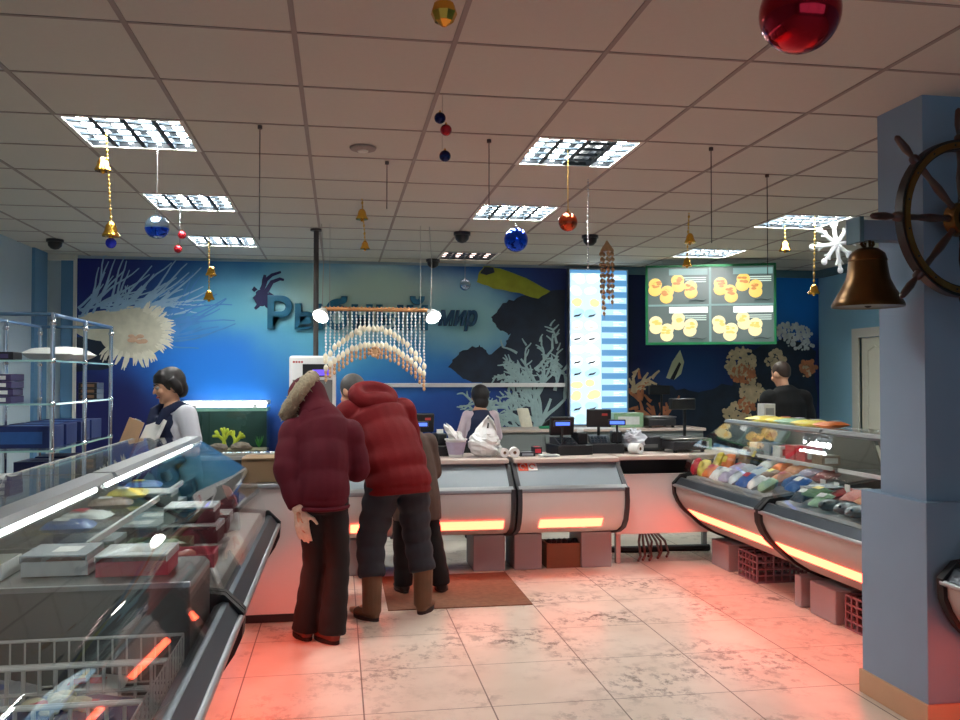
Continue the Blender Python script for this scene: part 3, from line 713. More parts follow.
# aquarium
t = thing('aquarium', 'lit aquarium with yellow coral and stones under a white lamp hood', 'aquarium', (-1.13,9.25,.775))
ax0, ax1, ay0, ay1, az0, az1 = -1.55, -.72, 9.05, 9.42, .776, 1.24
mb = MB()
for b in ((ax0,ax1,ay0,ay0+.006),(ax0,ax0+.006,ay0+.006,ay1),(ax1-.006,ax1,ay0+.006,ay1)): mb.box(*b, az0, az1)
obj('glass_tank', mb, 'clear_glass', t, smooth=False)
mat('tank_back', (20,56,50), .7, var=.5, scale=6); mat('gravel', (150,138,110), .9, var=.4, scale=60); mat('tank_coral', (206,214,60), .6, var=.2); mat('tank_plant', (60,140,50), .6, var=.3); mat('tank_rock', (128,112,98), .9, var=.3, scale=12)
mb = MB(); mb.box(ax0+.006, ax1-.006, ay1-.008, ay1, az0, az1-.02); obj('back_pane', mb, 'tank_back', t, smooth=False)
mb = MB(); mb.box(ax0+.006, ax1-.006, ay0+.006, ay1-.008, az0, az0+.05); obj('gravel_bed', mb, 'gravel', t, smooth=False)
mb = MB()
for b in ((ax0-.004,ax1+.004,ay0-.004,ay0+.01),(ax0-.004,ax0+.01,ay0+.01,ay1),(ax1-.01,ax1+.004,ay0+.01,ay1)): mb.box(*b, az1-.02, az1+.012)
obj('rim', mb, mat('rim_green', (120,170,150), .4), t, smooth=False)
emat('aqua_lamp', (.85,1.0,.98), 9.0)
mb = MB(); mb.box(ax0-.01, ax1+.01, ay0+.02, ay1-.02, az1+.045, az1+.085); h_ = obj('lamp_hood', mb, 'white_plastic', t, bev=.006)
mb = MB(); mb.cyl((ax0+.02,ay0+.012,az1+.062), (ax1-.02,ay0+.012,az1+.062), .017, n=10); obj('lamp_tube', mb, 'aqua_lamp', h_)
mb = MB(); mb.cyl((ax0+.02,ay0+.15,az1+.03), (ax1-.02,ay0+.15,az1+.03), .014, n=10); obj('lamp_tube', mb, 'aqua_lamp', h_)
mb = MB(); mb.cyl((ax0+.02,ay1-.0,az1+.07), (ax1-.02,ay1-.0,az1+.07), .014, n=10); obj('lamp_tube', mb, 'aqua_lamp', h_)
for x in (ax0+.12, ax1-.12):
    mb = MB(); mb.box(x-.02,x+.02,ay0-.002,ay0+.02,az1+.0,az1+.045); obj('hood_clip', mb, 'white_plastic', h_, smooth=False)
def coral3(mb, p, a, ln, r, d):
    q = Vector(p)+Vector((math.sin(a)*ln, random.uniform(-.01,.01), math.cos(a)*ln)); mb.tube([p, Vector(p).lerp(q,.5)+Vector((.004,0,0)), q], [r,r*.95,r*.85], 7); mb.ball(q, r*.85, u=8, w=6)
    if d:
        for s in (-.55,.1,.6): coral3(mb, q, a+s+random.uniform(-.2,.2), ln*.75, r*.85, d-1)
mb = MB(); coral3(mb, (-1.15,9.2,.83), -.15, .09, .022, 2); coral3(mb, (-1.08,9.2,.83), .4, .08, .02, 2); obj('yellow_coral', mb, 'tank_coral', t)
for i, (x, y, r) in enumerate(((-1.42,9.15,.085),(-1.2,9.12,.08),(-.98,9.14,.09))):
    mb = MB(); mb.ball((x,y,.845), r, (1.2,.8,.6), u=12, w=8)
    for v in mb.bm.verts: v.co += Vector((random.uniform(-1,1),random.uniform(-1,1),random.uniform(-1,1)))*.008
    obj('stone', mb, 'tank_rock', t, smooth=False)
for x, n_ in ((-.82,7),(-1.47,9)):
    mb = MB()
    for k in range(n_*3):
        a = random.uniform(0,6.28); hgt = random.uniform(.06,.13 if x > -1 else .27); mb.tube([(x,9.3,.83),(x+.03*math.cos(a),9.3+.02*math.sin(a),.83+hgt*.6),(x+.05*math.cos(a),9.3+.03*math.sin(a),.83+hgt)], [.006,.012,.002], 5, flat=.3)
    obj('water_plant', mb, 'tank_plant', t)
t = thing('foil_tray', 'silvery foil tray of wrapped fish in front of the aquarium', 'tray', (-.86,8.96,.775))
mb = MB(); mb.prism([(8.905,.776),(9.03,.776),(9.045,.81),(9.035,.81),(9.022,.782),(8.913,.782),(8.9,.81),(8.89,.81)], 'x', -1.15, -.55); obj('tray_body', mb, 'steel', t)
mb = MB()
for k in range(6): mb.ball((-1.08+.09*k,8.968,.80), .035, (1.2,1.2,.6), u=10, w=7)
obj('wrapped_fish', mb, 'silver', t)
# dark side table behind the right case
t = thing('side_table', 'dark narrow table by the blue wall behind the man in black', 'table', (5.1,8.3,0))
mb = MB(); mb.box(4.75, 5.6, 7.35, 7.8, .93, .99); obj('table_top', mb, 'black_plastic', t, bev=.004)
for x in (4.78,5.54):
    for y in (7.38,7.74):
        mb = MB(); mb.box(x,x+.04,y,y+.04,0,.93); obj('leg', mb, 'dark_plastic', t, smooth=False)
# ================================================================ GOODS
GM = {}
def gm(name, c, rough=.5, **k):
    k.setdefault('var', .15); k.setdefault('scale', 30); return mat(name, c, rough, **k)
gm('tray_dark',(52,32,34)); gm('tray_pink',(206,84,104)); gm('tray_green',(70,112,66)); gm('lid_white',(222,226,226),.3); gm('lid_silver',(190,198,204),.25); gm('meat_red',(150,48,44),.4); gm('meat_pink',(214,136,124),.4)
gm('shrimp',(218,150,110),.45); gm('pack_blue',(48,92,160),.3); gm('pack_navy',(26,32,92),.3); gm('pack_yellow',(226,206,80),.35); gm('pack_red',(200,44,60),.35); gm('pack_green',(140,176,140),.35); gm('pack_white',(222,224,220),.35)
gm('fish_silver',(150,156,158),.25, metal=.3); gm('fish_dark',(70,74,74),.3, metal=.2); gm('dumpling',(214,204,170),.55); gm('pack_grey',(150,154,160),.35); gm('pack_lilac',(176,166,190),.35); gm('tray_black',(28,28,32),.35); gm('roe_orange',(220,120,60),.35); gm('ice',(206,218,222),.3); gm('bucket_cream',(214,208,186),.45); gm('pack_brown',(128,96,72),.4)
def loc_w(root, x, y, z):     # case-local to world
    return Matrix.Translation(root.location) @ Matrix.Rotation(root.rotation_euler.z,4,'Z') @ Vector((x,y,z))
def tray(label, cat, p, w, l, h, mb_, ml, mc, rz=0, group=None, nm='food_tray'):
    t = thing(nm, label, cat, p, rz, group, local=True)
    mb = MB(); e = .012
    mb.prism([(-w/2+e,0),(w/2-e,0),(w/2,h),(w/2-.006,h),(w/2-e-.004,.006),(-w/2+e+.004,.006),(-w/2+.006,h),(-w/2,h)], 'y', -l/2, l/2)
    for s in (-1,1): mb.box(-w/2+.01, w/2-.01, s*l/2-.003, s*l/2+.003, .0, h)
    obj('tray_body', mb, mb_, t, local=True)
    mb = MB()
    for k in range(9): mb.ball((random.uniform(-w/2+.04,w/2-.04), random.uniform(-l/2+.04,l/2-.04), h*.55+random.uniform(-.004,.008)), random.uniform(.02,.03), (1.2,1.2,.75), u=8, w=6)
    obj('filling', mb, mc, t, local=True)
    if ml:
        mb = MB(); mb.box(-w/2-.004, w/2+.004, -l/2-.004, l/2+.004, h+.014, h+.022); mb.box(-w/2-.004,w/2+.004,-l/2-.004,-l/2+.002,h-.004,h+.014); mb.box(-w/2-.004,w/2+.004,l/2-.002,l/2+.004,h-.004,h+.014); obj('lid', mb, ml, t, local=True, bev=.003)
        mb = MB(); mb.box(-w*.28, w*.2, -l*.3, l*.1, h+.0225, h+.0235); obj('price_label', mb, 'paper', t, local=True, smooth=False)
    return t
def pouch(label, cat, p, w, l, h, m, rz=0, tilt=0.0, mi=None, inner=None, nm='food_packet'):
    t = thing(nm, label, cat, p, rz, None, local=True)
    R = Matrix.Rotation(tilt, 4, 'X')
    def fn(sg):
        def g(u, v):
            a, b = 2*u-1, 2*v-1; th = h/2*max(0,(1-abs(a)**2.6))**.6*max(0,(1-abs(b)**2.6))**.6
            ph = .0022*math.sin(21*a+7*b)+.002*math.sin(13*b-9*a)
            q = R @ Vector((a*w/2*(1-.04*b*b), b*l/2*(1-.05*a*a), sg*th+ph*(1 if th > .003 else 0))); q.z += h/2*math.cos(tilt)+abs(math.sin(tilt))*l/2; return q
        return g
    mb = MB(); mb.grid(fn(1), 12, 12); mb.grid(fn(-1), 12, 12); bmesh.ops.remove_doubles(mb.bm, verts=mb.bm.verts, dist=.0006)
    obj('wrapping', mb, m, t, local=True)
    if inner:
        mb = MB()
        for k in range(14):
            a, b = random.uniform(-.62,.62), random.uniform(-.55,.55); th = h/2*(1-abs(a)**2.6)**.6*(1-abs(b)**2.6)**.6
            q = R @ Vector((a*w/2, b*l/2, th+.0)); q.z += h/2*math.cos(tilt)+abs(math.sin(tilt))*l/2
            mb.ball(q, random.uniform(.018,.026), (1.25,1,.6), u=9, w=6)
        obj('printed_picture', mb, inner, t, local=True)
    if mi:
        mb = MB(); mb.grid(lambda u, v: (R @ Vector(((u-.5)*w*.5, (v-.5)*l*.3+l*.12, h/2*.98+.006+ -.002*((u-.5)**2*4)))) + Vector((0,0,h/2*math.cos(tilt)+abs(math.sin(tilt))*l/2)), 4, 3); obj('brand_panel', mb, mi, t, local=True)
    return t
def carton(label, cat, p, w, l, h, m, m2, rz=0, nm='food_carton'):
    t = thing(nm, label, cat, p, rz, None, local=True)
    mb = MB(); mb.box(-w/2,w/2,-l/2,l/2,0,h); obj('box_body', mb, m, t, local=True, bev=.003)
    mb = MB(); mb.box(-w*.36,w*.36,-l/2-.0015,-l/2+.001,h*.2,h*.75); obj('printed_panel', mb, m2, t, local=True, smooth=False)
    mb = MB(); mb.box(-w*.3,w*.3,-l*.3,l*.3,h-.001,h+.0015); obj('top_print', mb, m2, t, local=True, smooth=False)
    return t
def fish(label, p, L, m, rz=0):
    t = thing('whole_fish', label, 'fish', p, rz, None, local=True)
    mb = MB(); N = 12; prof = [.12,.5,.8,.95,1,.97,.88,.74,.58,.42,.3,.22,.2]
    mb.loft([((L*(k/N-.5),0,.036),(0,.052*prof[k]*1.0,0),(0,0,.036*prof[k])) for k in range(N+1)]); obj('fish_body', mb, m, t, local=True)
    mb = MB(); mb.prism([(L*.46,-.01),(L*.62,-.06),(L*.57,0),(L*.62,.06),(L*.46,.01)], 'z', .032, .04); obj('tail', mb, 'fish_dark', t, local=True)
    mb = MB(); mb.prism([(-.02*L,.045),(.18*L,.075),(.2*L,.03)], 'z', .034, .04); mb.prism([(-.05*L,-.045),(.1*L,-.07),(.1*L,-.035)], 'z', .034, .04); obj('fin', mb, 'fish_dark', t, local=True)
    mb = MB(); mb.ball((-L*.41,-.02,.055), .009, u=8, w=6); obj('eye', mb, 'black_plastic', t, local=True)
    return t
# left far case: rows of trays on its deck (x along the case from its near end, y inward)
DZ = .795
for lab, x, y, z, w, l, h, a, b, c in [
 ('pink food tray at the near corner of the far left case, closest to glass',.28,.26,DZ,.19,.26,.055,'tray_pink',None,'meat_pink'),
 ('pink food tray in the far left case, second from its near corner',.30,.50,DZ,.19,.24,.055,'tray_pink',None,'meat_red'),
 ('pink food tray with printed lid at the near end of far left case, deepest in',.26,.74,DZ,.19,.24,.05,'tray_pink','lid_white','meat_pink'),
 ('green food tray of leaves behind the pink trays',.56,.40,DZ,.2,.26,.05,'tray_green',None,'pack_green'),
 ('green food tray with silver lid beside the leafy one',.58,.68,DZ,.2,.22,.05,'tray_green','lid_silver','pack_green'),
 ('dark food tray with white lid just behind the green trays',.82,.30,DZ,.2,.24,.065,'tray_dark','lid_white','meat_red'),
 ('dark food tray with silver lid in the middle of the far left case',.84,.56,DZ,.2,.24,.065,'tray_dark','lid_silver','meat_red'),
 ('dark food tray with white lid at the centre, deepest row',.86,.80,DZ,.2,.2,.06,'tray_dark','lid_white','meat_red'),
 ('dark food tray of orange roe without a lid',1.08,.30,DZ,.2,.24,.06,'tray_dark',None,'roe_orange'),
 ('dark food tray with silver lid next to the orange roe',1.10,.56,DZ,.2,.24,.06,'tray_dark','lid_silver','meat_red'),
 ('white food tray of pink fillets past the orange roe',1.36,.32,DZ,.2,.24,.05,'lid_white',None,'meat_pink'),
 ('dark food tray with white lid past the pink fillets',1.38,.60,DZ,.2,.24,.06,'tray_dark','lid_white','meat_red'),
 ('dark food tray of red meat at the far end of the left case',1.66,.34,DZ,.2,.24,.06,'tray_dark',None,'meat_red'),
 ('dark food tray with silver lid at the far end of the left case, deepest in',1.68,.62,DZ,.2,.24,.06,'tray_dark','lid_silver','meat_red')]:
    tray(lab, 'tray', loc_w(case_l2,x,y,z), w, l, h, a, b, c, RZL+random.uniform(-.08,.08))
# stacked second layer
for lab, x, y in [('dark food tray with white lid stacked on top near the middle of left case',.84,.31),('dark food tray with white lid stacked on another at the far end',1.39,.60)]:
    tray(lab, 'tray', loc_w(case_l2,x,y,DZ+.09), .19, .22, .055, 'tray_dark', 'lid_white', 'meat_red', RZL)
pouch('folded pink paper packet standing at the far front corner of left case', 'packet', loc_w(case_l2,1.86,.26,DZ), .10,.14,.03,'meat_pink',RZL+.5,1.1)
for lab, x, y, z, m, mi, rz in [
 ('blue packet on the inner glass shelf, nearest in far left case',.3,.70,.934,'pack_blue','pack_white',.1),('white packet on the inner glass shelf beside the blue one',.55,.70,.934,'pack_white','pack_red',-.1),('brown packet on the inner glass shelf at its middle',.95,.70,.934,'pack_brown','pack_white',.2),
 ('yellow packet on the inner glass shelf past the brown one',1.3,.70,.934,'pack_yellow','pack_white',0),('blue packet on the inner glass shelf, farthest from viewer',1.65,.70,.934,'pack_blue','pack_yellow',.1)]:
    pouch(lab, 'packet', loc_w(case_l2,x,y,z), .16,.2,.05,m,RZL+rz,0,mi)
# on the riser of the near freezer
RZ_ = .904
tray('pale yellow food tray on the grey step of the near freezer, left end','tray',loc_w(case_l1,1.66,.80,RZ_),.2,.2,.05,'lid_white',None,'pack_yellow',RZL)
tray('white lidded food tray on the grey step of the near freezer','tray',loc_w(case_l1,1.70,.55,RZ_),.2,.2,.05,'lid_white','lid_silver','meat_pink',RZL)
tray('pink food tray on the grey step of the near freezer, closest to the glass','tray',loc_w(case_l1,1.66,.30,RZ_),.2,.22,.05,'tray_pink','lid_white','meat_pink',RZL)
# wire baskets
def basket(label, x0, x1, y0, y1, z0, z1, root):
    t = thing('wire_basket', label, 'basket', loc_w(root,(x0+x1)/2,(y0+y1)/2,z0), root.rotation_euler.z, 'wire baskets in the near freezer', local=True)
    hx, hy, h = (x1-x0)/2, (y1-y0)/2, z1-z0; r = .0032
    mb = MB(); mb.tube([(-hx,-hy,h),(hx,-hy,h),(hx,hy,h),(-hx,hy,h)], .0055, 6, closed=True); obj('rim', mb, 'white_wire', t, local=True)
    mb = MB()
    for s in (-1,1):
        n = int(2*hy/.042)
        for k in range(n+1): y = -hy+2*hy*k/n; mb.cyl((s*hx,y,r), (s*hx,y,h), r, n=5)
        n = int(2*hx/.042)
        for k in range(1,n): x = -hx+2*hx*k/n; mb.cyl((x,s*hy,r), (x,s*hy,h), r, n=5)
    for z in (h*.5,):
        mb.tube([(-hx,-hy,z),(hx,-hy,z),(hx,hy,z),(-hx,hy,z)], r, 5, closed=True)
    obj('side_wires', mb, 'white_wire', t, local=True)
    mb = MB(); n = int(2*hx/.042)
    for k in range(n+1): x = -hx+2*hx*k/n; mb.cyl((x,-hy,r), (x,hy,r), r, n=5)
    for k in range(4): y = -hy+2*hy*k/3; mb.cyl((-hx,y,r*1.5), (hx,y,r*1.5), r, n=5)
    obj('floor_wires', mb, 'white_wire', t, local=True)
    return t
BZ = .60
basket('empty white wire basket against the grey step of the freezer', 1.18, 1.44, .115, .92, BZ, .745, case_l1)
basket('white wire basket holding the frozen dumplings, middle of the freezer', .87, 1.165, .115, .92, BZ, .745, case_l1)
basket('white wire basket at the near edge of the freezer, lowest in the photo',   .42, .855, .115, .92, BZ, .745, case_l1)
for lab, x, y, w, l, h, m, inner, mi, rz in [
 ('navy frozen bag with pale dumplings printed, in the middle basket',1.02,.34,.34,.24,.09,'pack_navy','dumpling','pack_red',RZL+1.5),
 ('clear frozen bag of beige shrimp in the middle basket, left of the navy bag',1.02,.68,.26,.24,.08,'shrimp','dumpling',None,RZL+1.4),
 ('white and red frozen packet at the back of the empty looking basket',1.31,.36,.2,.18,.05,'pack_white',None,'pack_red',RZL+1.6),
 ('grey frozen packet in the basket against the grey step',1.30,.62,.22,.18,.05,'pack_grey',None,'pack_blue',RZL+1.2),
 ('navy frozen bag in the nearest basket by the glass',.63,.3,.3,.22,.08,'pack_navy','dumpling','pack_red',RZL+1.3),
 ('green and white frozen bag in the nearest basket',.62,.58,.3,.24,.08,'pack_green','pack_white','pack_blue',RZL+1.7),
 ('beige frozen bag at the inner end of the nearest basket',.6,.8,.2,.2,.07,'shrimp',None,'pack_white',RZL+1.5)]:
    pouch(lab,'frozen food bag',loc_w(case_l1,x,y,BZ+.01),w,l,h,m,rz,0,mi,inner,nm='frozen_bag')
# right case 1 (farther): boxes on the shelf, packets on top and on the deck
RD = .79
for lab, x, w, h, m, m2 in [('white and blue carton on the right case shelf, farthest from viewer',.22,.13,.09,'pack_white','pack_blue'),('pale blue carton on the right case shelf, second from far end',.42,.13,.10,'pack_grey','pack_blue'),('white carton with red print on the right case shelf',.60,.12,.09,'pack_white','pack_red'),
  ('red and white carton on the right case shelf',.80,.13,.11,'pack_red','pack_white'),('second red carton on the right case shelf beside the first',.96,.12,.12,'pack_red','pack_white'),('beige carton at the near end of the right case shelf',1.18,.14,.07,'pack_brown','pack_white')]:
    carton(lab,'carton',loc_w(case_r1,x,.66,.935),.14,w,h,m,m2,RZR+math.pi/2)
for lab, x, y, w, l, m, mi, rz in [('large yellow packet on top of the right case, at its far end',.28,.66,.22,.26,'pack_yellow','pack_white',.3),('yellow packet overlapping the large one on the right case top',.52,.68,.18,.24,'pack_yellow','pack_red',-.3),('pale green packet on top of the right case',.74,.66,.20,.26,'pack_green','pack_white',.2),
  ('flat yellow packet on the right case top, past the green one',.98,.66,.18,.26,'pack_yellow','pack_white',-.1),('orange packet on the right case top near the section joint',1.22,.68,.16,.22,'roe_orange','pack_white',.15)]:
    pouch(lab,'packet',loc_w(case_r1,x,y,1.2),w,l,.045,m,RZR+rz,0,mi)
ORD = ['farthest','second','third','fourth','fifth','sixth','seventh','eighth','ninth']
COL = {'pack_red':'red','pack_yellow':'yellow','roe_orange':'orange','pack_lilac':'lilac','pack_white':'white','ice':'pale','pack_blue':'blue','pack_green':'green','pack_brown':'brown','tray_black':'black','pack_grey':'grey','shrimp':'salmon','meat_pink':'pink','meat_red':'dark red'}
for row, y, l, seq, tl in [('front',.135,.15,['pack_red','pack_yellow','roe_orange','pack_white','pack_lilac','ice','pack_blue','pack_white','pack_green'],.55),('middle',.33,.17,['pack_yellow','roe_orange','pack_lilac','pack_grey','ice','pack_brown','shrimp','pack_blue'],.35),('back',.57,.18,['pack_brown','tray_black','pack_white','roe_orange','shrimp','pack_lilac','meat_red'],.3)]:
    for k, m in enumerate(seq):
        x = .13+1.2*k/(len(seq)-1)
        pouch(COL[m]+' food packet, '+ORD[k]+' of the '+row+' row in the farther right case','packet',loc_w(case_r1,x,y,RD-.045+.14*(y-.135)),.13,l,.075,m,RZR+random.uniform(-.35,.35),tl if k > 1 else 1.1,['pack_white','pack_yellow','pack_red','pack_grey'][k%4] if m not in ('pack_white','ice') else ['pack_blue','pack_grey'][k%2])
# right case 2 (nearer): fish on ice, red trays, bucket
for lab, x, y, L, m, rz in [('silver whole fish closest to the pillar',1.10,.25,.30,'fish_silver',.4),('dark whole fish beside the one closest to the pillar',.96,.27,.32,'fish_dark',.4),('silver whole fish in front of the dark one',.82,.24,.28,'fish_silver',.4),('silver whole fish at the middle of the near case',.68,.26,.3,'fish_silver',.4),('dark whole fish at the far side of the fish row',.54,.24,.28,'fish_dark',.4)]:
    fish(lab, loc_w(case_r2,x,y-.045,RD-.04), L, m, RZR+math.pi/2+rz)
for lab, x, y, a, c, lid in [('tray of red fillets deep in the near right case, farthest',.30,.52,'lid_white','meat_red',None),('tray of pink fillets deep in the near right case, second',.52,.54,'lid_white','meat_pink',None),('tray of red fillets deep in the near right case, third',.74,.54,'tray_black','meat_red',None),('tray of orange shrimp behind the whole fish',.92,.56,'tray_black','shrimp',None),('silver lidded tray at far end of the near right case',.2,.30,'lid_white','meat_pink','lid_silver')]:
    tray(lab,'tray',loc_w(case_r2,x,y,RD),.19,.24,.045,a,lid,c,RZR)
pouch('blue packet just past the section joint in the near right case','packet',loc_w(case_r2,.12,.2,RD),.14,.16,.06,'pack_blue',RZR,.5,'pack_white')
pouch('dark green packet past the section joint, next to blue packet','packet',loc_w(case_r2,.34,.2,RD),.14,.16,.05,'tray_green',RZR+.2,.2,'pack_yellow')
for k, (x, m) in enumerate([(.50,'pack_green'),(.28,'tray_black')]):
    pouch(COL[m]+' packet in the front of the near right case, '+['between fish and green packet','beside the silver lidded tray'][k],'packet',loc_w(case_r2,x,.14,RD-.04),.12,.14,.05,m,RZR+.2,.5,'pack_white')
for k, m in enumerate(['shrimp','meat_red','meat_pink','shrimp','ice','meat_red','shrimp']):
    pouch(COL[m]+' packed fillet, '+ORD[k]+' of the middle row in the near right case','fillet',loc_w(case_r2,.14+.15*k,.40,RD-.02),.13,.16,.05,m,RZR+random.uniform(-.4,.4),.3,None,nm='fish_fillet')
t = thing('plastic_bucket','cream plastic bucket in the right case by the pillar','bucket',loc_w(case_r2,1.2,.56,RD))
mb = MB(); mb.lathe((0,0,0),[(.075,0),(.10,.20),(.107,.20),(.107,.215),(.096,.215),(.07,.01)],24); obj('bucket_body', mb, 'bucket_cream', t, local=True)
mb = MB(); mb.tube([(.108*math.cos(a),.108*math.sin(a),.185) for a in [math.pi*k/10 for k in range(11)]], .004, 6); obj('handle', mb, 'steel', t, local=True)
for i, (x, lab) in enumerate([(.08,'white price card on the near right case rail, farthest'),(.24,'white price card, second along the near right case rail'),(.36,'white price card, third along the near right case rail'),(.66,'white price card, nearest to the pillar on the rail')]):
    mb = MB(); p = loc_w(case_r2,x,.40,RD-.03); mb.box(p.x-.002,p.x+.002,p.y-.028,p.y+.028,p.z,p.z+.12); tag(obj('price_card', mb, 'paper', smooth=False), lab, 'price card', 'price cards in the near right case')
# ================================================================ THINGS ON THE SERVICE COUNTERS
emat('screen_blue', (.06,.16,.9), 1.6); emat('screen_violet', (.12,.06,.75), 1.3)
mat('label_red', (190,66,64), .5, var=0)
CT = .912
def till(label, x, y, z, rz, pole_h=.32, screen_side=1, group='cash registers'):
    t = thing('cash_register', label, 'cash register', (x,y,z), rz, group, local=True)
    mb = MB(); mb.box(-.19,.19,-.16,.2,0,.10); obj('cash_drawer', mb, 'black_plastic', t, local=True, bev=.008)
    mb = MB(); mb.prism([(-.14,.10),(.06,.17),(.18,.17),(.18,.10)], 'x', -.16, .05); k_ = obj('keyboard_body', mb, 'dark_plastic', t, local=True, bev=.005)
    mb = MB()
    for i in range(5):
        for j in range(4): mb.box(-.145+.034*i,-.12+.034*i,-.125+.04*j,-.10+.04*j,.112+.014*j,.124+.014*j)
    obj('keys', mb, 'dark_rail', k_, local=True, smooth=False)
    mb = MB(); mb.box(.07,.18,-.05,.16,.10,.22); pr = obj('printer', mb, 'black_plastic', t, local=True, bev=.012)
    mb = MB(); mb.box(.09,.16,.02,.03,.2205,.26); obj('receipt', mb, 'paper', pr, local=True, smooth=False)
    mb = MB(); mb.cyl((-.05,.12,.17),(-.05,.12,.17+pole_h), .016); obj('pole', mb, 'black_plastic', t, local=True)
    M = Matrix.Translation((-.05,.10,.17+pole_h+.06)) @ Matrix.Rotation(.15,4,'X')
    mb = MB(); mb.box(-.13,.13,-.02,.03,-.09,.10,M); sc_ = obj('monitor', mb, 'black_plastic', t, local=True, bev=.008)
    mb = MB(); mb.box(.03,.09,-.024,-.019,.035,.06,M); obj('sticker', mb, 'label_red', sc_, local=True, smooth=False)
    mb = MB(); mb.cyl((.12*-screen_side,-.1,.1),(.12*-screen_side,-.1,.30), .010); dp = obj('customer_display', mb, 'black_plastic', t, local=True)
    cx = .12*-screen_side
    mb = MB(); mb.box(cx-.09,cx+.09,-.115,-.08,.29,.35); obj('display_case', mb, 'dark_plastic', dp, local=True, bev=.006)
    mb = MB(); mb.box(cx-.075,cx+.075,-.118,-.114,.302,.335); obj('display_glow', mb, 'screen_blue', dp, local=True, smooth=False)
    t.scale = (.82,.82,.82); return t
till('black cash register with blue customer display, left of the price board base', 1.93, 7.12, CT, .1, .05, 1)
till('black cash register with red sticker, right end of the stickered counter', 2.275, 7.25, CT, -.2, .12, -1)
till('black cash register beside the paper tub on the middle counter', .74, 7.2, CT, .15, .09, 1)
def scale(label, p, rz):
    t = thing('shop_scale', label, 'scale', p, rz, None, local=True)
    mb = MB(); mb.box(-.16,.16,-.15,.15,.02,.10); obj('scale_body', mb, 'dark_plastic', t, local=True, bev=.012)
    mb = MB(); mb.box(-.17,.17,-.13,.17,.11,.122); mb.cyl((0,0,.1),(0,0,.11),.03); obj('weighing_plate', mb, 'steel', t, local=True, bev=.004)
    mb = MB(); mb.cyl((.1,.14,.1),(.1,.14,.36), .014); pl = obj('pole', mb, 'black_plastic', t, local=True)
    mb = MB(); mb.box(-.05,.19,.10,.16,.36,.46); obj('display', mb, 'black_plastic', pl, local=True, bev=.008)
    mb = MB()
    for sx in (-.13,.13):
        for sy in (-.12,.12): mb.cyl((sx,sy,0),(sx,sy,.022),.018)
    obj('rubber_feet', mb, 'black_rubber', t, local=True)
    return t
scale('dark shop scale with pole display between till and right case', (2.98,7.24,CT), .1)
scale('dark shop scale on the back counter below the striped fish', (3.5,9.2,1.012), .0)
t = thing('printer', 'dark low printer on the white filler counter', 'printer', (2.66,7.42,CT), 0, local=True)
mb = MB(); mb.box(-.17,.17,-.12,.14,0,.13); obj('printer_body', mb, 'dark_plastic', t, local=True, bev=.012)
mb = MB(); mb.box(-.12,.12,-.122,-.119,.03,.06); obj('paper_slot', mb, 'panel_grey', t, local=True, smooth=False)
# white tub with paper
t = thing('paper_tub', 'white plastic tub with crumpled paper on the middle counter', 'tub', (.94,6.98,CT))
mb = MB(); mb.lathe((.94,6.98,CT),[(.055,0),(.085,.14),(.093,.14),(.093,.15),(.08,.15),(.05,.01)],20); obj('tub_body', mb, 'white_plastic', t)
mb = MB(); mb.lathe((.94,6.98,CT),[(.0595,.025),(.084,.125),(.0855,.125),(.061,.025)],20); obj('label_band', mb, 'pack_lilac', t)
def crumple(mb, c, sx, sy, sz, seed, n=14, amp=.16, M=None):
    rnd = random.Random(seed); b0 = len(mb.bm.verts); mb.ball(c, 1, (sx,sy,sz), u=n, w=n-2, M=M); mb.bm.verts.ensure_lookup_table()
    for v in list(mb.bm.verts)[b0:]:
        d = v.co-Vector(c); v.co = Vector(c)+d*(1+rnd.uniform(-amp,amp))
    return mb
mb = MB(); crumple(mb, (.915,6.98,CT+.175), .035,.055,.11, 3, 12, .22, M=Matrix.Rotation(-.6,4,'Y')); crumple(mb, (.955,6.985,CT+.15), .045,.05,.06, 4, 12, .2); obj('crumpled_paper', mb, 'paper', t, smooth=False)
# white plastic bag with tied handles
random.seed(21)
t = thing('plastic_bag', 'white full plastic carrier bag with tied handles on the counter', 'bag', (1.18,6.97,CT))
mb = MB(); crumple(mb, (1.175,6.99,CT+.105), .135,.10,.112, 5, 18, .11); mb2 = mb
mb.loft([((1.18,6.99,CT+.17),(.10,0,0),(0,.08,0)),((1.19,6.99,CT+.23),(.085,0,0),(0,.05,0)),((1.20,6.99,CT+.28),(.05,0,0),(0,.03,0)),((1.20,6.99,CT+.31),(.022,0,0),(0,.02,0))]); obj('bag_body', mb, 'white_plastic', t, smooth=False)
mb = MB(); mb.tube([(1.15,6.965,CT+.22),(1.17,6.955,CT+.30),(1.20,6.955,CT+.335),(1.24,6.955,CT+.29),(1.27,6.965,CT+.21)], [.012,.016,.018,.016,.012], 7, flat=.4); obj('handle', mb, 'white_plastic', t)
mb = MB(); mb.prism([(1.185,CT+.235),(1.20,CT+.235),(1.205,CT+.275),(1.192,CT+.282)], 'y', 6.928, 6.932); obj('printed_mark', mb, 'black_plastic', t, smooth=False)
def roll(label, x, y, z, r, L, rz, group=None):
    t = thing('paper_roll', label, 'paper roll', (x,y,z+r), rz, group, local=True); R = Matrix.Rotation(math.pi/2,3,'X')
    mb = MB(); mb.lathe((0,L/2,0),[(r*.35,0),(r,0),(r,L),(r*.35,L),(r*.35,0)],22,M=R); obj('paper', mb, 'paper', t, local=True)
    mb = MB(); mb.lathe((0,L/2-.0005,0),[(r*.25,0),(r*.34,0),(r*.34,L-.001),(r*.25,L-.001),(r*.25,0)],18,M=R); obj('core', mb, 'cardboard', t, local=True)
roll('white paper roll next to the carrier bag', 1.315, 6.93, CT, .038, .10, .2)
roll('white paper roll closest to the grey counter joint', 1.41, 6.92, CT, .040, .10, -.1)
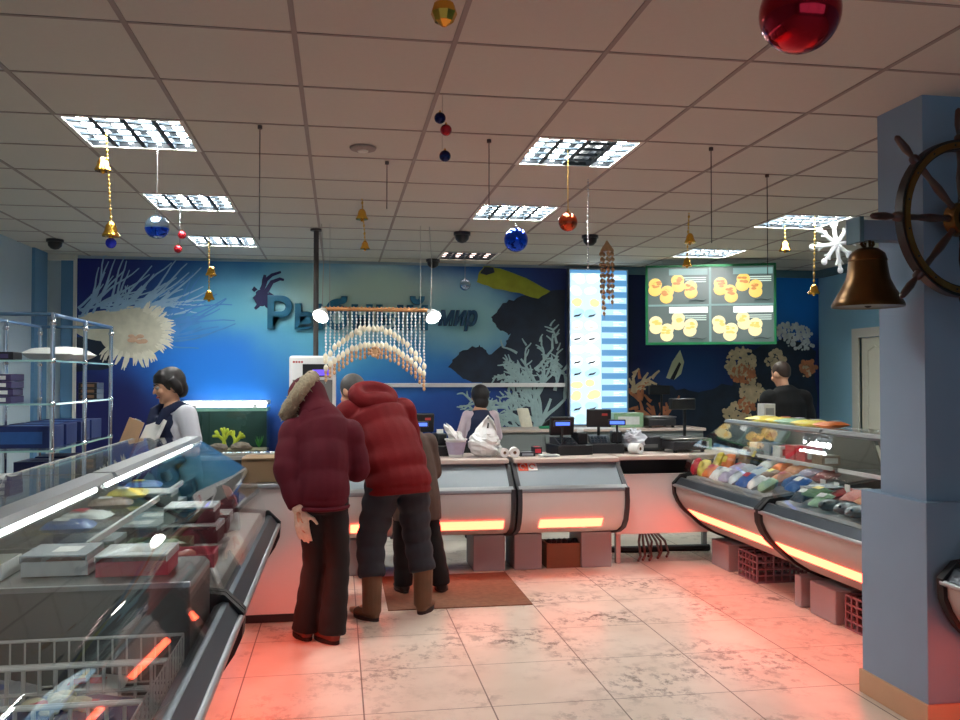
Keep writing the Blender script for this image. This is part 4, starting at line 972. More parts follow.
roll('white paper roll right of the cash registers on the filler counter', 2.49, 7.06, CT, .045, .10, .6)
carton('small dark box lying on the stickered counter by the paper rolls', 'box', (1.53,7.0,CT), .13,.09,.035, 'tray_black','pack_grey')
carton('flat white carton lying on the stickered counter', 'box', (1.70,6.92,CT), .16,.1,.018, 'pack_white','pack_grey')
carton('tiny dark stapler like box behind the white carton', 'box', (1.66,7.2,CT), .07,.12,.06, 'tray_black','pack_red')
pouch('yellow packet standing on the counter beside the red parka man', 'packet', (.50,7.02,CT),.10,.16,.05,'pack_yellow',.3,1.3,'pack_white')
t = thing('plastic_bag', 'clear crumpled plastic bag leaning on the rightmost till', 'bag', (2.53,7.25,CT))
mb = MB(); crumple(mb, (2.55,7.25,CT+.10), .10,.07,.10, 9, 14, .2, Matrix.Rotation(-.5,4,'Y')); obj('bag_body', mb, mat('bag_haze', (206,208,216), .25, var=.05), t, smooth=False)
carton('pale green box on the right end of the filler counter', 'box', (3.22,7.45,CT), .2,.14,.10, 'pack_green','pack_white')
carton('white box on top of the right case beside the man in black', 'box', loc_w(case_r1,.12,.76,1.2), .10,.12,.14, 'pack_white','pack_grey')
carton('pale carton stack on the grey back counter under the coral', 'box', (3.15,9.25,1.012), .34,.2,.16, 'pack_green','pack_white')
t = thing('green_stapler', 'small black and green item on the back counter under the white coral', 'stapler', (2.2,9.1,1.012))
mb = MB(); mb.box(2.13,2.27,9.06,9.14,1.012,1.04); obj('base', mb, mat('dark_green', (30,130,90), .5), t, bev=.004)
mb = MB(); mb.prism([(2.16,1.04),(2.3,1.05),(2.32,1.13),(2.28,1.14),(2.2,1.09)], 'y', 9.07, 9.13); obj('top', mb, 'black_plastic', t, bev=.004)
pouch('beige packet leaning at the back counter under the white coral', 'packet', (1.98,9.15,1.012), .14,.24,.06,'bucket_cream',.2,1.0)
def snow_mat():
    m = bpy.data.materials.new('snow_white'); m.use_nodes = True; nt = m.node_tree; nt.nodes.clear(); L = nt.links.new
    o = nt.nodes.new('ShaderNodeOutputMaterial'); d = nt.nodes.new('ShaderNodeBsdfDiffuse'); t = nt.nodes.new('ShaderNodeBsdfTranslucent'); x = nt.nodes.new('ShaderNodeMixShader')
    for n in (d, t): n.inputs[0].default_value = (.95,.97,1,1)
    g = nt.nodes.new('ShaderNodeBsdfGlossy'); g.inputs[0].default_value = (1,1,1,1); g.inputs[1].default_value = .3
    nz = nt.nodes.new('ShaderNodeTexNoise'); nz.inputs['Scale'].default_value = 160; bp = nt.nodes.new('ShaderNodeBump'); bp.inputs['Distance'].default_value = .01; L(nz.outputs['Fac'], bp.inputs['Height']); L(bp.outputs[0], g.inputs['Normal'])
    x2 = nt.nodes.new('ShaderNodeMixShader'); x2.inputs[0].default_value = .45; L(d.outputs[0], x2.inputs[1]); L(g.outputs[0], x2.inputs[2]); L(x2.outputs[0], x.inputs[1]); L(t.outputs[0], x.inputs[2]); L(x.outputs[0], o.inputs[0]); MATS['snow_white'] = m
# ================================================================ HANGING ORNAMENTS
def cpt(px, py): return at_z(px, py, CEIL)           # a point on the ceiling seen at this pixel
def hang(px, py, Y): return at_y(px, py, Y)
mat('ball_red', (170,20,40), .12, .85, var=.05); mat('ball_blue', (20,70,200), .12, .85, var=.05); mat('ball_navy', (22,36,84), .2, .7, var=.1); mat('ball_redgold', (196,84,50), .15, .9, var=.25, scale=14); mat('ball_crimson', (176,40,50), .2, .7, var=.1); mat('ball_iceblue', (150,178,204), .12, .9, var=.1); mat('bead_blue', (40,60,220), .2, .3, var=.1)
snow_mat(); mat('shell_tan', (196,152,112), .45, var=.25, scale=40); mat('shell_cream', (246,234,208), .4, var=.15, scale=40); mat('shell_white', (226,236,236), .3, var=.1, scale=40); mat('wood_rod', (196,140,88), .5, var=.2)
def bauble_on(t, p, r, m, cap='gold', facets=False):
    mb = MB()
    if facets:
        mb.lathe(p, [(r*.15,-r*1.1),(r*.7,-r*.75),(r,-.1*r),(r*.8,r*.55),(r*.35,r*.95)], 9)
        o = obj('ball', mb, m, t, smooth=False)
    else: mb.ball(p, r, u=28, w=18); o = obj('ball', mb, m, t)
    mb = MB(); mb.lathe(p, [(r*.2,r*.96),(r*.2,r*1.16),(r*.06,r*1.2)], 12); mb.tube([(p[0]+r*.09*math.cos(a),p[1],p[2]+r*1.28+r*.09*math.sin(a)) for a in [2*math.pi*k/10 for k in range(10)]], r*.02+.0006, 5, closed=True); obj('cap', mb, cap, t)
    return o
def thread(t, p, r=.0013, m='thread', top=None, nm='thread'):
    mb = MB(); q = top or (p[0],p[1],CEIL); mb.cyl(q, p, r, n=5); obj(nm, mb, m, t)
def chain(t, a, b, m='gold_thread', r=.006):
    mb = MB(); a, b = Vector(a), Vector(b); n = max(3, int((b-a).length/(r*3)))
    for k in range(n+1):
        p = a.lerp(b, k/n); mb.ball(p, r*(1.0 if k%2 else .7), (1,1,1.5), u=6, w=5)
    mb.cyl(a, b, r*.3, n=5); obj('chain', mb, m, t)
def bauble(label, px, py, Y, dpx, m, cap='gold', th='thread', nm='christmas_bauble', rth=.0013, group='glass baubles on threads'):
    p = hang(px, py, Y); r = dpx/2*p.y/FPX/math.cos(math.atan((px-480)/FPX))**0 * .98
    t = thing(nm, label, 'bauble', (p.x,p.y,p.z-r), 0, group); bauble_on(t, p, r, m, cap); thread(t, (p.x,p.y,p.z+r*1.3), rth, th); return t
def Yc(px, py): return cpt(px, py).y
bauble('large shiny red bauble hanging nearest to the viewer', 800, 13, 1.35, 88, 'ball_red', 'gold')
p = hang(444, 12, 2.6); t = thing('christmas_bauble', 'faceted gold bauble at the top middle of the photo', 'bauble', (p.x,p.y,p.z-.045)); bauble_on(t, p, .041, 'gold', 'gold', True); thread(t, (p.x,p.y,p.z+.05))
Y0 = 3.85; A, B_, D = hang(440,118,Y0), hang(446,130,Y0), hang(445,156,Y0)
t = thing('bauble_string', 'thread with two navy baubles and a red one', 'bauble', (D.x,D.y,D.z-.03))
for q, m_ in ((A,'ball_navy'),(B_,'ball_crimson'),(D,'ball_navy')): bauble_on(t, q, .026, m_)
thread(t, (A.x+.01,A.y,D.z+.03), .0012, 'thread', (A.x+.012,A.y,CEIL))
bauble('blue and white banded bauble under the left ceiling lights', 157, 227, Yc(157,145), 23, 'ball_iceblue', 'silver', 'tin_thread', rth=.003)
p = hang(157,227,Yc(157,145)); 
mb = MB(); r_ = 23/2*p.y/FPX*.985; mb.lathe(p, [(r_*math.sqrt(max(0,1-z*z))*1.012, r_*z*1.012) for z in [-.85+.12*k for k in range(7)]], 28); obj('blue_band', mb, 'ball_blue', [o for o in C.objects if o.get('label','').startswith('blue and white banded')][0])
Y0 = Yc(180,208); A, B_ = hang(182,235,Y0), hang(178,249,Y0)
t = thing('bauble_string', 'silver thread with two small red baubles on the left', 'bauble', (B_.x,B_.y,B_.z-.04)); bauble_on(t, A, .031, 'ball_crimson'); bauble_on(t, B_, .031, 'ball_crimson'); thread(t, (A.x-.015,A.y,B_.z+.04), .004, 'tin_thread')
bauble('small silvery blue bauble in front of the yellow fish print', 465, 285, 8.7, 11.5, 'ball_iceblue', 'silver', 'tin_thread', rth=.003)
bauble('shiny bright blue bauble below the middle ceiling light', 516, 240, 6.3, 25, 'ball_blue', 'silver', 'tin_thread', rth=.003)
bauble('red and gold bauble hanging beside the middle ceiling light', 568, 222, Yc(568,150), 20, 'ball_redgold', 'gold', 'gold_thread', rth=.003)
def bell_on(t, p, s, m='gold', nm='bell'):
    mb = MB(); mb.lathe(p, [(s*.95,-s*.9),(s*1.0,-s*.75),(s*.72,-s*.2),(s*.6,s*.35),(s*.35,s*.75),(s*.1,s*.85)], 14); b = obj(nm, mb, m, t)
    mb = MB(); mb.ball((p[0],p[1],p[2]-s*.95), s*.28, u=8, w=6); obj('clapper', mb, m, b)
def bell_string(label, top, items, chain_m='gold_thread', tip=None):
    Y0 = Yc(*top); pts = [(hang(x,y,Y0), s) for x, y, s in items]; lo = pts[-1][0]
    t = thing('bell_ornament', label, 'bell ornament', (lo.x,lo.y,lo.z-pts[-1][1]), 0, 'gold bells on chains')
    c0 = cpt(*top); chain(t, (c0.x,c0.y,CEIL), (lo.x,lo.y,lo.z+pts[-1][1]*.8), chain_m, .007 if Y0 < 6 else .009)
    for q, s in pts: bell_on(t, q, s)
    if tip: q = hang(tip[0],tip[1],Y0); mb = MB(); mb.ball(q, .028, u=12, w=8); obj('blue_bead', mb, 'bead_blue', t)
bell_string('gold chain with two gold bells and a blue bead, under the left light', (106,130), [(103,164,.042),(111,229,.045)], tip=(111,243))
bell_string('gold chain with two small bells in front of the mural lettering start', (209,236), [(211,271,.05),(209,295,.05)])
bell_string('two gold bells on a short chain left of the ceiling centre', (362,199), [(362,214,.045),(365,245,.035)])
bell_string('two gold bells above the menu board', (689,213), [(690,238,.045),(687,262,.04)])
bell_string('single gold bell left of the white snowflake', (785,226), [(785,246,.05)])
bell_string('gold bell on a long chain below the snowflake', (815,216), [(814,289,.045)])
p0 = cpt(588,179); p1 = hang(588,268,p0.y)
t = thing('tinsel_chain', 'long silvery tinsel chain in front of the price board', 'tinsel', p1); chain(t, p0, p1, 'tin_thread', .007)
# beige shell wind chime
p0 = cpt(607,240); t = thing('wind_chime', 'beige shell wind chime hanging in front of the price board', 'wind chime', (p0.x,p0.y,hang(607,320,p0.y).z))
zb = hang(607,320,p0.y).z
mb = MB(); mb.lathe((p0.x,p0.y,CEIL-.09), [(.065,-.02),(.06,.0),(.02,.06),(.004,.085)], 14); obj('top_shell', mb, 'shell_tan', t)
for k in range(7):
    a = 2*math.pi*k/7; L_ = (CEIL-.1-zb)*(.55+.45*((k*3)%7)/6); mb = MB(); x, y = p0.x+.055*math.cos(a), p0.y+.055*math.sin(a)
    mb.cyl((x,y,CEIL-.1), (x,y,CEIL-.1-L_), .0015, n=5)
    for j in range(int(L_/.05)): mb.ball((x+random.uniform(-.006,.006),y,CEIL-.13-.05*j), .016, (1,.6,1.3), u=7, w=5)
    obj('shell_strand', mb, 'shell_tan', t)
# snowflake
p = hang(836.5,244,6.5); R_ = 25.5*7.15/FPX*1.03
t = thing('snowflake_ornament', 'white glittering snowflake hanging beside the brass bell', 'snowflake', (p.x,p.y,p.z-R_))
mb = MB()
for k in range(8):
    a = 2*math.pi*k/8+.15; d = Vector((math.cos(a),0,math.sin(a))); L_ = R_*(1 if k%2 == 0 else .85)
    mb.tube([p, p+d*L_], [.019,.014], 7); mb.ball(p+d*L_, .028, (1,.5,1), u=8, w=6)
    for s in (-.6,.6):
        e = Vector((math.cos(a+s),0,math.sin(a+s))); mb.tube([p+d*L_*.55, p+d*L_*.55+e*L_*.28], [.012,.007], 6)
mb.ball(p, .04, (1,.4,1), u=12, w=8)
obj('arms', mb, 'snow_white', t); thread(t, (p.x,p.y,p.z+R_), .002, 'tin_thread')
# bare hanging wires and dark ceiling domes
for i, (px, py, zl, lab) in enumerate([(260,125,2.25,'thin dark wire hanging from ceiling left of centre'),(387,161,2.55,'thin wire hanging from ceiling above the shell curtain'),(489,139,2.4,'thin wire hanging from ceiling right of the baubles on a string'),(711,147,2.3,'thin wire hanging from the ceiling in front of the menu board'),(767,174,2.2,'thin wire hanging from the ceiling right of the menu board centre')]):
    q = cpt(px,py); t = thing('hanging_wire', lab, 'wire', (q.x,q.y,zl), 0, 'bare wires from the ceiling')
    mb = MB(); mb.cyl((q.x,q.y,CEIL), (q.x,q.y,zl), .0028, n=6); obj('wire', mb, 'cable', t)
    mb = MB(); mb.cyl((q.x,q.y,CEIL-.02), (q.x,q.y,CEIL-.003), .012, n=10); obj('ceiling_hook', mb, 'cable', t)
for px, py, lab in [(462,235,'dark dome camera on the ceiling left of the blue bauble'),(590,238,'dark dome camera on the ceiling right of the blue bauble'),(433,262,'dark dome camera above the right curtain lamp'),(55,242,'dark dome camera in the far left ceiling corner')]:
    q = cpt(px,py-3); t = thing('dome_camera', lab, 'camera', (q.x,q.y,CEIL-.1), 0, 'dark ceiling domes')
    mb = MB(); mb.lathe((q.x,q.y,CEIL), [(.075,-.03),(.075,-.004)], 18); obj('mount', mb, 'dark_plastic', t)
    mb = MB(); mb.lathe((q.x,q.y,CEIL), [(.01,-.098),(.035,-.09),(.058,-.065),(.064,-.03)], 18); obj('dome', mb, 'black_plastic', t)
q = cpt(363,147); t = thing('smoke_detector', 'flat round white disc on the ceiling near the middle', 'smoke detector', (q.x,q.y,CEIL-.02))
mb = MB(); mb.lathe((q.x,q.y,CEIL), [(.05,-.022),(.07,-.015),(.075,-.004)], 24); obj('cover', mb, 'ceiling_bar', t)
mb = MB(); mb.lathe((q.x,q.y,CEIL-.022), [(.028,-.006),(.03,0)], 18); obj('sensor', mb, 'white_trim', t)
# ================================================================ SHELL CURTAIN WITH ITS TWO LAMPS
YC = 7.25
a, b = hang(326,309,YC), hang(424,310,YC)
t = thing('shell_curtain', 'curtain of shell strands forming two arches on a wooden rod', 'shell curtain', ((a.x+b.x)/2,YC,1.5))
mb = MB(); mb.cyl((a.x-.03,YC,a.z), (b.x+.03,YC,a.z), .016, n=10)
for k in range(26): mb.ball((a.x+(b.x-a.x)*k/25,YC,a.z+.012), .012, u=6, w=5)
obj('rod', mb, 'wood_rod', t)
for s in (a.x+.03, b.x-.03):
    mb = MB(); mb.cyl((s,YC,a.z), (s,YC,CEIL), .002, n=5); obj('cord', mb, 'thread', t)
N = 24
for k in range(N):
    u = k/(N-1); x = a.x+(b.x-a.x)*u; c = (u-.47)/.5; zend = at_y(400, 357+30*c*c, YC).z
    arch1, arch2 = at_y(400, 329+34*c*c, YC).z, at_y(400, 345+26*c*c, YC).z
    mb = MB(); mb.cyl((x,YC,a.z-.01), (x,YC,zend), .0012, n=4); z = a.z-.03
    while z > zend:
        big = abs(z-arch1) < .019 or abs(z-arch2) < .016
        low = z < arch2-.02
        mb.mi = 1 if big else (2 if low else 0)
        r = .023 if big else (.0145 if low else .009)
        mb.ball((x+random.uniform(-.003,.003),YC,z), r, (.9,.5,1.25), u=7, w=5)
        z -= .034 if big else (.032 if low else .026)
    obj('strand', mb, ['shell_white','shell_cream','shell_tan'], t)
q = at_y(375,352,YC); mb = MB(); mb.ball((q.x,YC-.02,q.z), .045, (1,.3,1), u=14, w=10)
for k in range(9): an = 2*math.pi*k/9; mb.ball((q.x+.035*math.cos(an),YC-.03,q.z+.035*math.sin(an)), .014, (1,.5,1), u=7, w=5)
obj('shell_rosette', mb, 'shell_tan', t)
emat('spot_glow', (1.0,.96,.88), 22.0)
def clip_lamp(label, px, py, dx):
    p = hang(px,py,YC-.09); t = thing('clip_lamp', label, 'lamp', (p.x,p.y,p.z-.04), 0, 'lamps at the curtain rod ends')
    M = Matrix.Rotation(-.8,3,'X') @ Matrix.Rotation(dx,3,'Y')
    mb = MB(); mb.lathe(p, [(.068,-.035),(.070,-.03),(.045,.02),(.025,.05),(.02,.06)], 20, M=M); obj('lamp_shade', mb, 'white_plastic', t)
    mb = MB(); mb.lathe(p, [(.0,-.050),(.03,-.047),(.055,-.041),(.062,-.0355)], 20, M=M); obj('bulb', mb, 'spot_glow', t)
    mb = MB(); mb.tube([p+Vector((0,.03,.03)), p+Vector((0,.07,.06)), Vector((p.x,YC,a.z+.02))], .007, 6); obj('arm', mb, 'steel', t)
    mb = MB(); mb.tube([Vector((p.x,YC,a.z+.03)), Vector((p.x+.01,YC+.02,a.z+.4)), Vector((p.x-.01,YC+.03,CEIL))], .0035, 6); obj('power_cord', mb, 'thread', t)
clip_lamp('glowing white lamp at the left end of the shell curtain rod', 322, 314, .35)
clip_lamp('glowing white lamp at the right end of the shell curtain rod', 432, 315, -.3)
# white machine on a ceiling pole
p0, p1 = at_y(290,356,7.45), at_y(336,388,7.45)
t = thing('ceiling_pole', 'grey metal pole from ceiling carrying the white display machine', 'pole', (-.195,7.52,1.2))
mb = MB(); mb.cyl((-.195,7.52,1.2), (-.195,7.52,CEIL), .022, n=12); obj('tube', mb, 'cable', t)
mb = MB(); mb.cyl((-.195,7.52,CEIL-.02), (-.195,7.52,CEIL-.004), .05, n=16); obj('flange', mb, 'cable', t)
t = thing('display_machine', 'white machine with dark violet screen above the parka woman', 'machine', (-.22,7.4,1.22))
mb = MB(); mb.box(p0.x, p1.x, 7.33, 7.49, 1.22, p0.z); obj('machine_body', mb, 'white_plastic', t, bev=.02)
mb = MB(); mb.box(p0.x+.11, p1.x-.045, 7.322, 7.332, p0.z-.175, p0.z-.07); s_ = obj('screen', mb, 'black_plastic', t, smooth=False)
mb = MB(); mb.box(p0.x+.19, p1.x-.055, 7.319, 7.3225, p0.z-.165, p0.z-.115); obj('screen_glow', mb, 'screen_violet', s_, smooth=False)
mb = MB(); mb.box(p0.x+.03, p1.x-.03, 7.324, 7.333, 1.25, p0.z-.2); obj('lower_panel', mb, 'panel_grey', t, smooth=False)
mb = MB()
for k in range(4): mb.box(p0.x+.03+.022*k, p0.x+.046+.022*k, 7.3285, 7.331, p0.z-.06, p0.z-.045)
obj('red_marking', mb, 'label_red', t, smooth=False)
# ================================================================ GLASS SHELF RACK ON THE LEFT
t = thing('shelf_rack', 'tall chrome and glass shelf rack by the left wall', 'shelf rack', (-2.0,6.5,0))
rx0, rx1, ry = -2.28, -1.76, (5.75,6.45,7.15)
for x in (rx0, rx1):
    for y in ry:
        mb = MB(); mb.cyl((x,y,0), (x,y,1.96), .014, n=10)
        for z in (.45,.8,1.1,1.39,1.66,1.9): mb.ball((x,y,z), .021, u=10, w=7)
        obj('post', mb, 'chrome', t)
mat('rack_blue_rail', (86,120,150), .3, .6, var=0)
mb = MB()
for x in (rx0, rx1): mb.tube([(x,ry[0],1.95),(x,ry[2],1.95)], .012, 8)
for y in (ry[0],ry[2]): mb.tube([(rx0,y,1.95),(rx1,y,1.95)], .012, 8)
obj('top_rails', mb, 'rack_blue_rail', t)
for z in (.45,.8,1.1,1.39,1.66):
    mb = MB(); mb.box(rx0-.01, rx1+.01, ry[0]-.02, ry[2]+.02, z-.005, z+.005); sh = obj('glass_shelf', mb, 'case_glass', t, smooth=False)
    mb = MB(); mb.box(rx1+.01, rx1+.014, ry[0]-.02, ry[2]+.02, z-.006, z+.006); mb.box(rx0-.01, rx1+.01, ry[0]-.024, ry[0]-.02, z-.006, z+.006); obj('shelf_edge', mb, 'glass_edge', sh, smooth=False)
gm('pack_purple',(70,60,100)); gm('pack_cobalt',(26,42,98))
SH = lambda z: z+.0065
pouch('long white wrapped parcel on the top shelf of the rack','parcel',(-1.92,6.2,SH(1.66)),.3,.5,.09,'pack_white',.2,nm='parcel')
pouch('folded pale paper bag sticking out of the rack top shelf','parcel',(-2.02,6.9,SH(1.66)),.3,.36,.12,'paper',-.35,nm='parcel')
carton('dark flat box on the top shelf of the rack under the parcels','box',(-2.1,5.86,SH(1.66)),.2,.16,.05,'tray_black','pack_purple')
for k in range(4): carton(['lowest','second','third','topmost'][k]+' purple packet in the stack on the rack at the left photo edge','box',(-2.12,5.9,SH(1.39)+.046*k),.22,.2,.044,'pack_purple','pack_white',random.uniform(-.1,.1))
for k, (x, y) in enumerate([(-1.98,6.0),(-1.98,6.3),(-1.98,6.62),(-1.98,6.92)]): carton('cobalt blue packet on the middle rack shelf, '+['nearest','second','third','farthest'][k]+' in its row','box',(x,y,SH(1.1)),.36,.24,.14,'pack_cobalt','pack_blue',random.uniform(-.06,.06))
for k in range(3): carton(['bottom','middle','top'][k]+' dark box of the small stack on the rack by its second post','box',(-1.85,6.95,SH(1.39)+.041*k),.13,.2,.04,'tray_black','pack_brown',0)
t = thing('paper_roll', 'thick white roll lying on the lower shelf of the rack', 'paper roll', (-1.98,5.95,SH(.8)+.07), RZL*0, local=True)
mb = MB(); mb.lathe((-.16,0,0),[(.02,0),(.07,0),(.07,.32),(.02,.32),(.02,0)],22,M=Matrix.Rotation(math.pi/2,3,'Y')); obj('paper', mb, 'paper', t, local=True)
for k in range(2): carton(['near','far'][k]+' dark blue box on the lower rack shelf behind the roll','box',(-1.98,6.42+.42*k,SH(.8)),.36,.3,.18,'pack_navy','pack_purple')
# ================================================================ SHIP WHEEL, BELL AND BRACKET ON THE PILLAR
mat('wheel_wood', (56,28,18), .38, var=.35, scale=14, coat=.3); mat('wheel_dark', (24,17,14), .45, var=.25); mat('brass_old', (120,88,44), .38, .85, var=.3, scale=12); mat('bell_brass', (92,66,36), .3, .9, var=.3, scale=8)
hp = at_y(962,219,3.40); ROT = Matrix.Rotation(math.radians(8),3,'Z')
t = thing('ship_helm', 'dark wooden ship steering wheel with brass rim on the pillar', 'ship wheel', hp)
def wp(r, a, d=0.0): return hp+ROT @ Vector((r*math.cos(a), d, r*math.sin(a)))
def ringmb(r0, r1, d0, d1, n=64):
    mb = MB(); V = [[mb.v(wp(r, 2*math.pi*k/n, d)) for r, d in ((r0,d0),(r1,d0),(r1,d1),(r0,d1))] for k in range(n)]
    for k in range(n):
        A, B_ = V[k], V[(k+1)%n]
        for j in range(4): mb.f([A[j],A[(j+1)%4],B_[(j+1)%4],B_[j]])
    return mb
RW = .345
obj('outer_rim', ringmb(RW-.045, RW, -.022, .022), 'wheel_dark', t)
rr = obj('brass_ring', ringmb(RW-.038, RW-.012, -.029, -.022), 'brass_old', t)
for k in range(16):
    mb = MB(); mb.ball(wp(RW-.025, 2*math.pi*(k+.5)/16, -.030), .005, u=7, w=5); obj('rivet', mb, 'wheel_dark', rr)
obj('inner_ring', ringmb(.05, .075, -.03, .03), 'brass_old', t)
mb = MB(); mb.cyl(wp(0,0,-.04), wp(0,0,.03), .05, n=24); mb.cyl(wp(0,0,.03), Vector((hp.x+.03, PY0, hp.z)), .025, n=16); obj('hub', mb, 'wheel_dark', t)
for k in range(8):
    an = math.radians(45*k+1.5)
    mb = MB(); mb.tube([wp(r_,an) for r_ in (.05,.10,.14,.18,.24,RW-.04)], [.018,.013,.017,.019,.013,.015], 12); obj('spoke', mb, 'wheel_wood', t)
    mb = MB(); mb.tube([wp(r_,an) for r_ in (RW-.005,RW+.02,RW+.03,RW+.07,RW+.11,RW+.135,RW+.145)], [.024,.02,.011,.018,.016,.013,.004], 12); obj('handle', mb, 'wheel_wood', t)
t = thing('wall_bracket', 'blue grey wooden beam bracket sticking out from the pillar', 'bracket', (2.47,3.66,2.08))
bz0, bz1 = at_y(880,240,3.6).z, at_y(880,220,3.6).z
bx = at_y(858,230,3.6).x
mb = MB(); mb.box(bx+.022, PX0, 3.60, 3.68, bz0, bz1); obj('beam', mb, 'pillar_paint', t, bev=.004)
mb = MB(); mb.box(bx, bx+.022, 3.585, 3.695, bz0-.012, bz1+.012); obj('end_plate', mb, 'cornice_teal', t, bev=.003)
bp = at_y(868,307,3.64); bt = at_y(868,241,3.64)
t = thing('ship_bell', 'old brown brass ship bell hanging from the pillar bracket', 'bell', (bp.x,3.64,bp.z))
Hb = bt.z-bp.z; Wb = 34.5*3.94/FPX
mb = MB(); mb.lathe((bp.x,3.64,bp.z), [(Wb*.9,.004),(Wb,.0),(Wb,.012),(Wb*.94,.03),(Wb*.86,.05),(Wb*.84,.058),(Wb*.76,.075),(Wb*.62,.12),(Wb*.56,.165),(Wb*.53,.20),(Wb*.55,.205),(Wb*.53,.212),(Wb*.48,.235),(Wb*.30,.257),(Wb*.1,.263)], 40)
sc_ = Hb*.90/.263
for v in mb.bm.verts: v.co.z = bp.z+(v.co.z-bp.z)*sc_
obj('bell_body', mb, 'bell_brass', t)
mb = MB(); zt = bp.z+.263*sc_
for s in (-.03,.03): mb.tube([(bp.x+s*.3,3.64,zt-.005),(bp.x+s,3.64,zt+.015),(bp.x+s*.8,3.64,zt+.035),(bp.x,3.64,zt+.04)], .008, 7)
mb.tube([(bp.x,3.64-.02,zt),(bp.x,3.64-.015,zt+.04),(bp.x,3.64+.015,zt+.04),(bp.x,3.64+.02,zt)], .007, 7); obj('crown_loop', mb, 'bell_brass', t)
mb = MB(); mb.tube([(bp.x,3.64,zt+.035),(bp.x-.01,3.64,bz0-.005),(bp.x+.005,3.64,bz0+.0)], .005, 6); obj('hook', mb, 'steel', t)
mb = MB(); mb.cyl((bp.x,3.64,bp.z+.06), (bp.x,3.64,bp.z+.012), .007, n=8); mb.ball((bp.x,3.64,bp.z+.015), .02, u=10, w=8); obj('clapper', mb, 'wheel_dark', t)
# ================================================================ PEOPLE (local frame: +y is where the person faces, +x their right side)
mat('parka_burgundy', (82,18,31), .8, var=.2, scale=9, spec=.2, bump=.5); mat('parka_red', (108,17,21), .75, var=.2, scale=9, spec=.2, bump=.5); mat('coat_brown', (74,56,46), .8, var=.3, scale=20)
mat('trousers_black', (11,11,13), .85, var=.3); mat('jeans_dark', (36,40,48), .85, var=.3, scale=14); mat('boot_brown', (100,74,52), .75, var=.3, scale=12); mat('boot_red', (112,46,34), .6, var=.2); mat('sole_dark', (34,26,22), .8)
mat('fur', (150,136,112), .95, var=.5, scale=60, bump=.8); mat('hair_dark', (26,20,20), .55, var=.4, scale=40); mat('hair_grey', (74,70,68), .6, var=.4, scale=40); mat('hair_brown', (56,40,30), .6, var=.4, scale=40)
mat('knit_cream', (228,218,196), .9, var=.2, scale=60, bump=.6); mat('shirt_white', (214,214,222), .8, var=.06); mat('shirt_pink', (206,186,196), .8, var=.06); mat('vest_navy', (20,32,66), .75, var=.2); mat('sweater_black', (14,14,16), .9, var=.3); mat('lips', (150,78,72), .5); mat('eye_white', (150,140,132), .4); mat('collar_dark', (36,36,40), .8)
V = Vector
def frame(f):
    f = V(f).normalized(); r = f.cross(V((0,0,1))).normalized(); u = r.cross(f).normalized(); return f, r, u
def hand(mb, w, d, n, s=1.0, curl=.5, side=1):      # palm and five fingers; d along the hand, n out of the back of the hand
    d = V(d).normalized(); n = (V(n)-d*V(n).dot(d)).normalized(); x = d.cross(n)*side
    mb.tube([w-d*.02*s, w+d*.03*s, w+d*.075*s, w+d*.095*s], [.024*s,.034*s,.038*s,.03*s], 12, flat=.55, u0=x)
    for k, L in enumerate((.068,.078,.072,.056)):
        b = w+d*.085*s+x*(.027-.018*k)*s; a = curl*(.6+.1*k)
        p1 = b+(d*math.cos(a*.6)-n*math.sin(a*.6))*L*.45*s; p2 = p1+(d*math.cos(a*1.5)-n*math.sin(a*1.5))*L*.32*s; p3 = p2+(d*math.cos(a*2.2)-n*math.sin(a*2.2))*L*.25*s
        mb.tube([b-d*.02*s,b,p1,p2,p3], [.0092*s,.0092*s,.0085*s,.008*s,.006*s], 8); mb.ball(p3, .0068*s, u=8, w=6)
    b = w+d*.03*s+x*.028*s; p1 = b+(d*.6+x*.75-n*.2).normalized()*.038*s; p2 = p1+(d*.85+x*.3-n*.4).normalized()*.03*s
    mb.tube([w+d*.015*s+x*.01*s,b,p1,p2], [.012*s,.0115*s,.010*s,.007*s], 8); mb.ball(p2, .0078*s, u=8, w=6)
def head(mb, hc, f, s=1.0):
    f, r, u = frame(f); M = Matrix((r,f,u)).transposed().to_4x4()
    mb.ball(hc+u*.018*s-f*.008*s, 1, (.076*s,.094*s,.098*s), 20, 14, M=M)
    mb.ball(hc-u*.05*s+f*.022*s, 1, (.058*s,.066*s,.066*s), 16, 12, M=M)
    mb.ball(hc-u*.095*s+f*.062*s, 1, (.026*s,.022*s,.02*s), 12, 8, M=M)
    mb.tube([hc+u*.012*s+f*.082*s, hc-u*.022*s+f*.102*s, hc-u*.034*s+f*.100*s], [.010*s,.014*s,.017*s], 8)
    for sd in (-1,1):
        mb.ball(hc+r*.079*s*sd-u*.012*s-f*.012*s, 1, (.012*s,.024*s,.034*s), 10, 8, M=M)
        mb.ball(hc+r*.036*s*sd-u*.03*s+f*.068*s, 1, (.026*s,.02*s,.024*s), 10, 8, M=M)
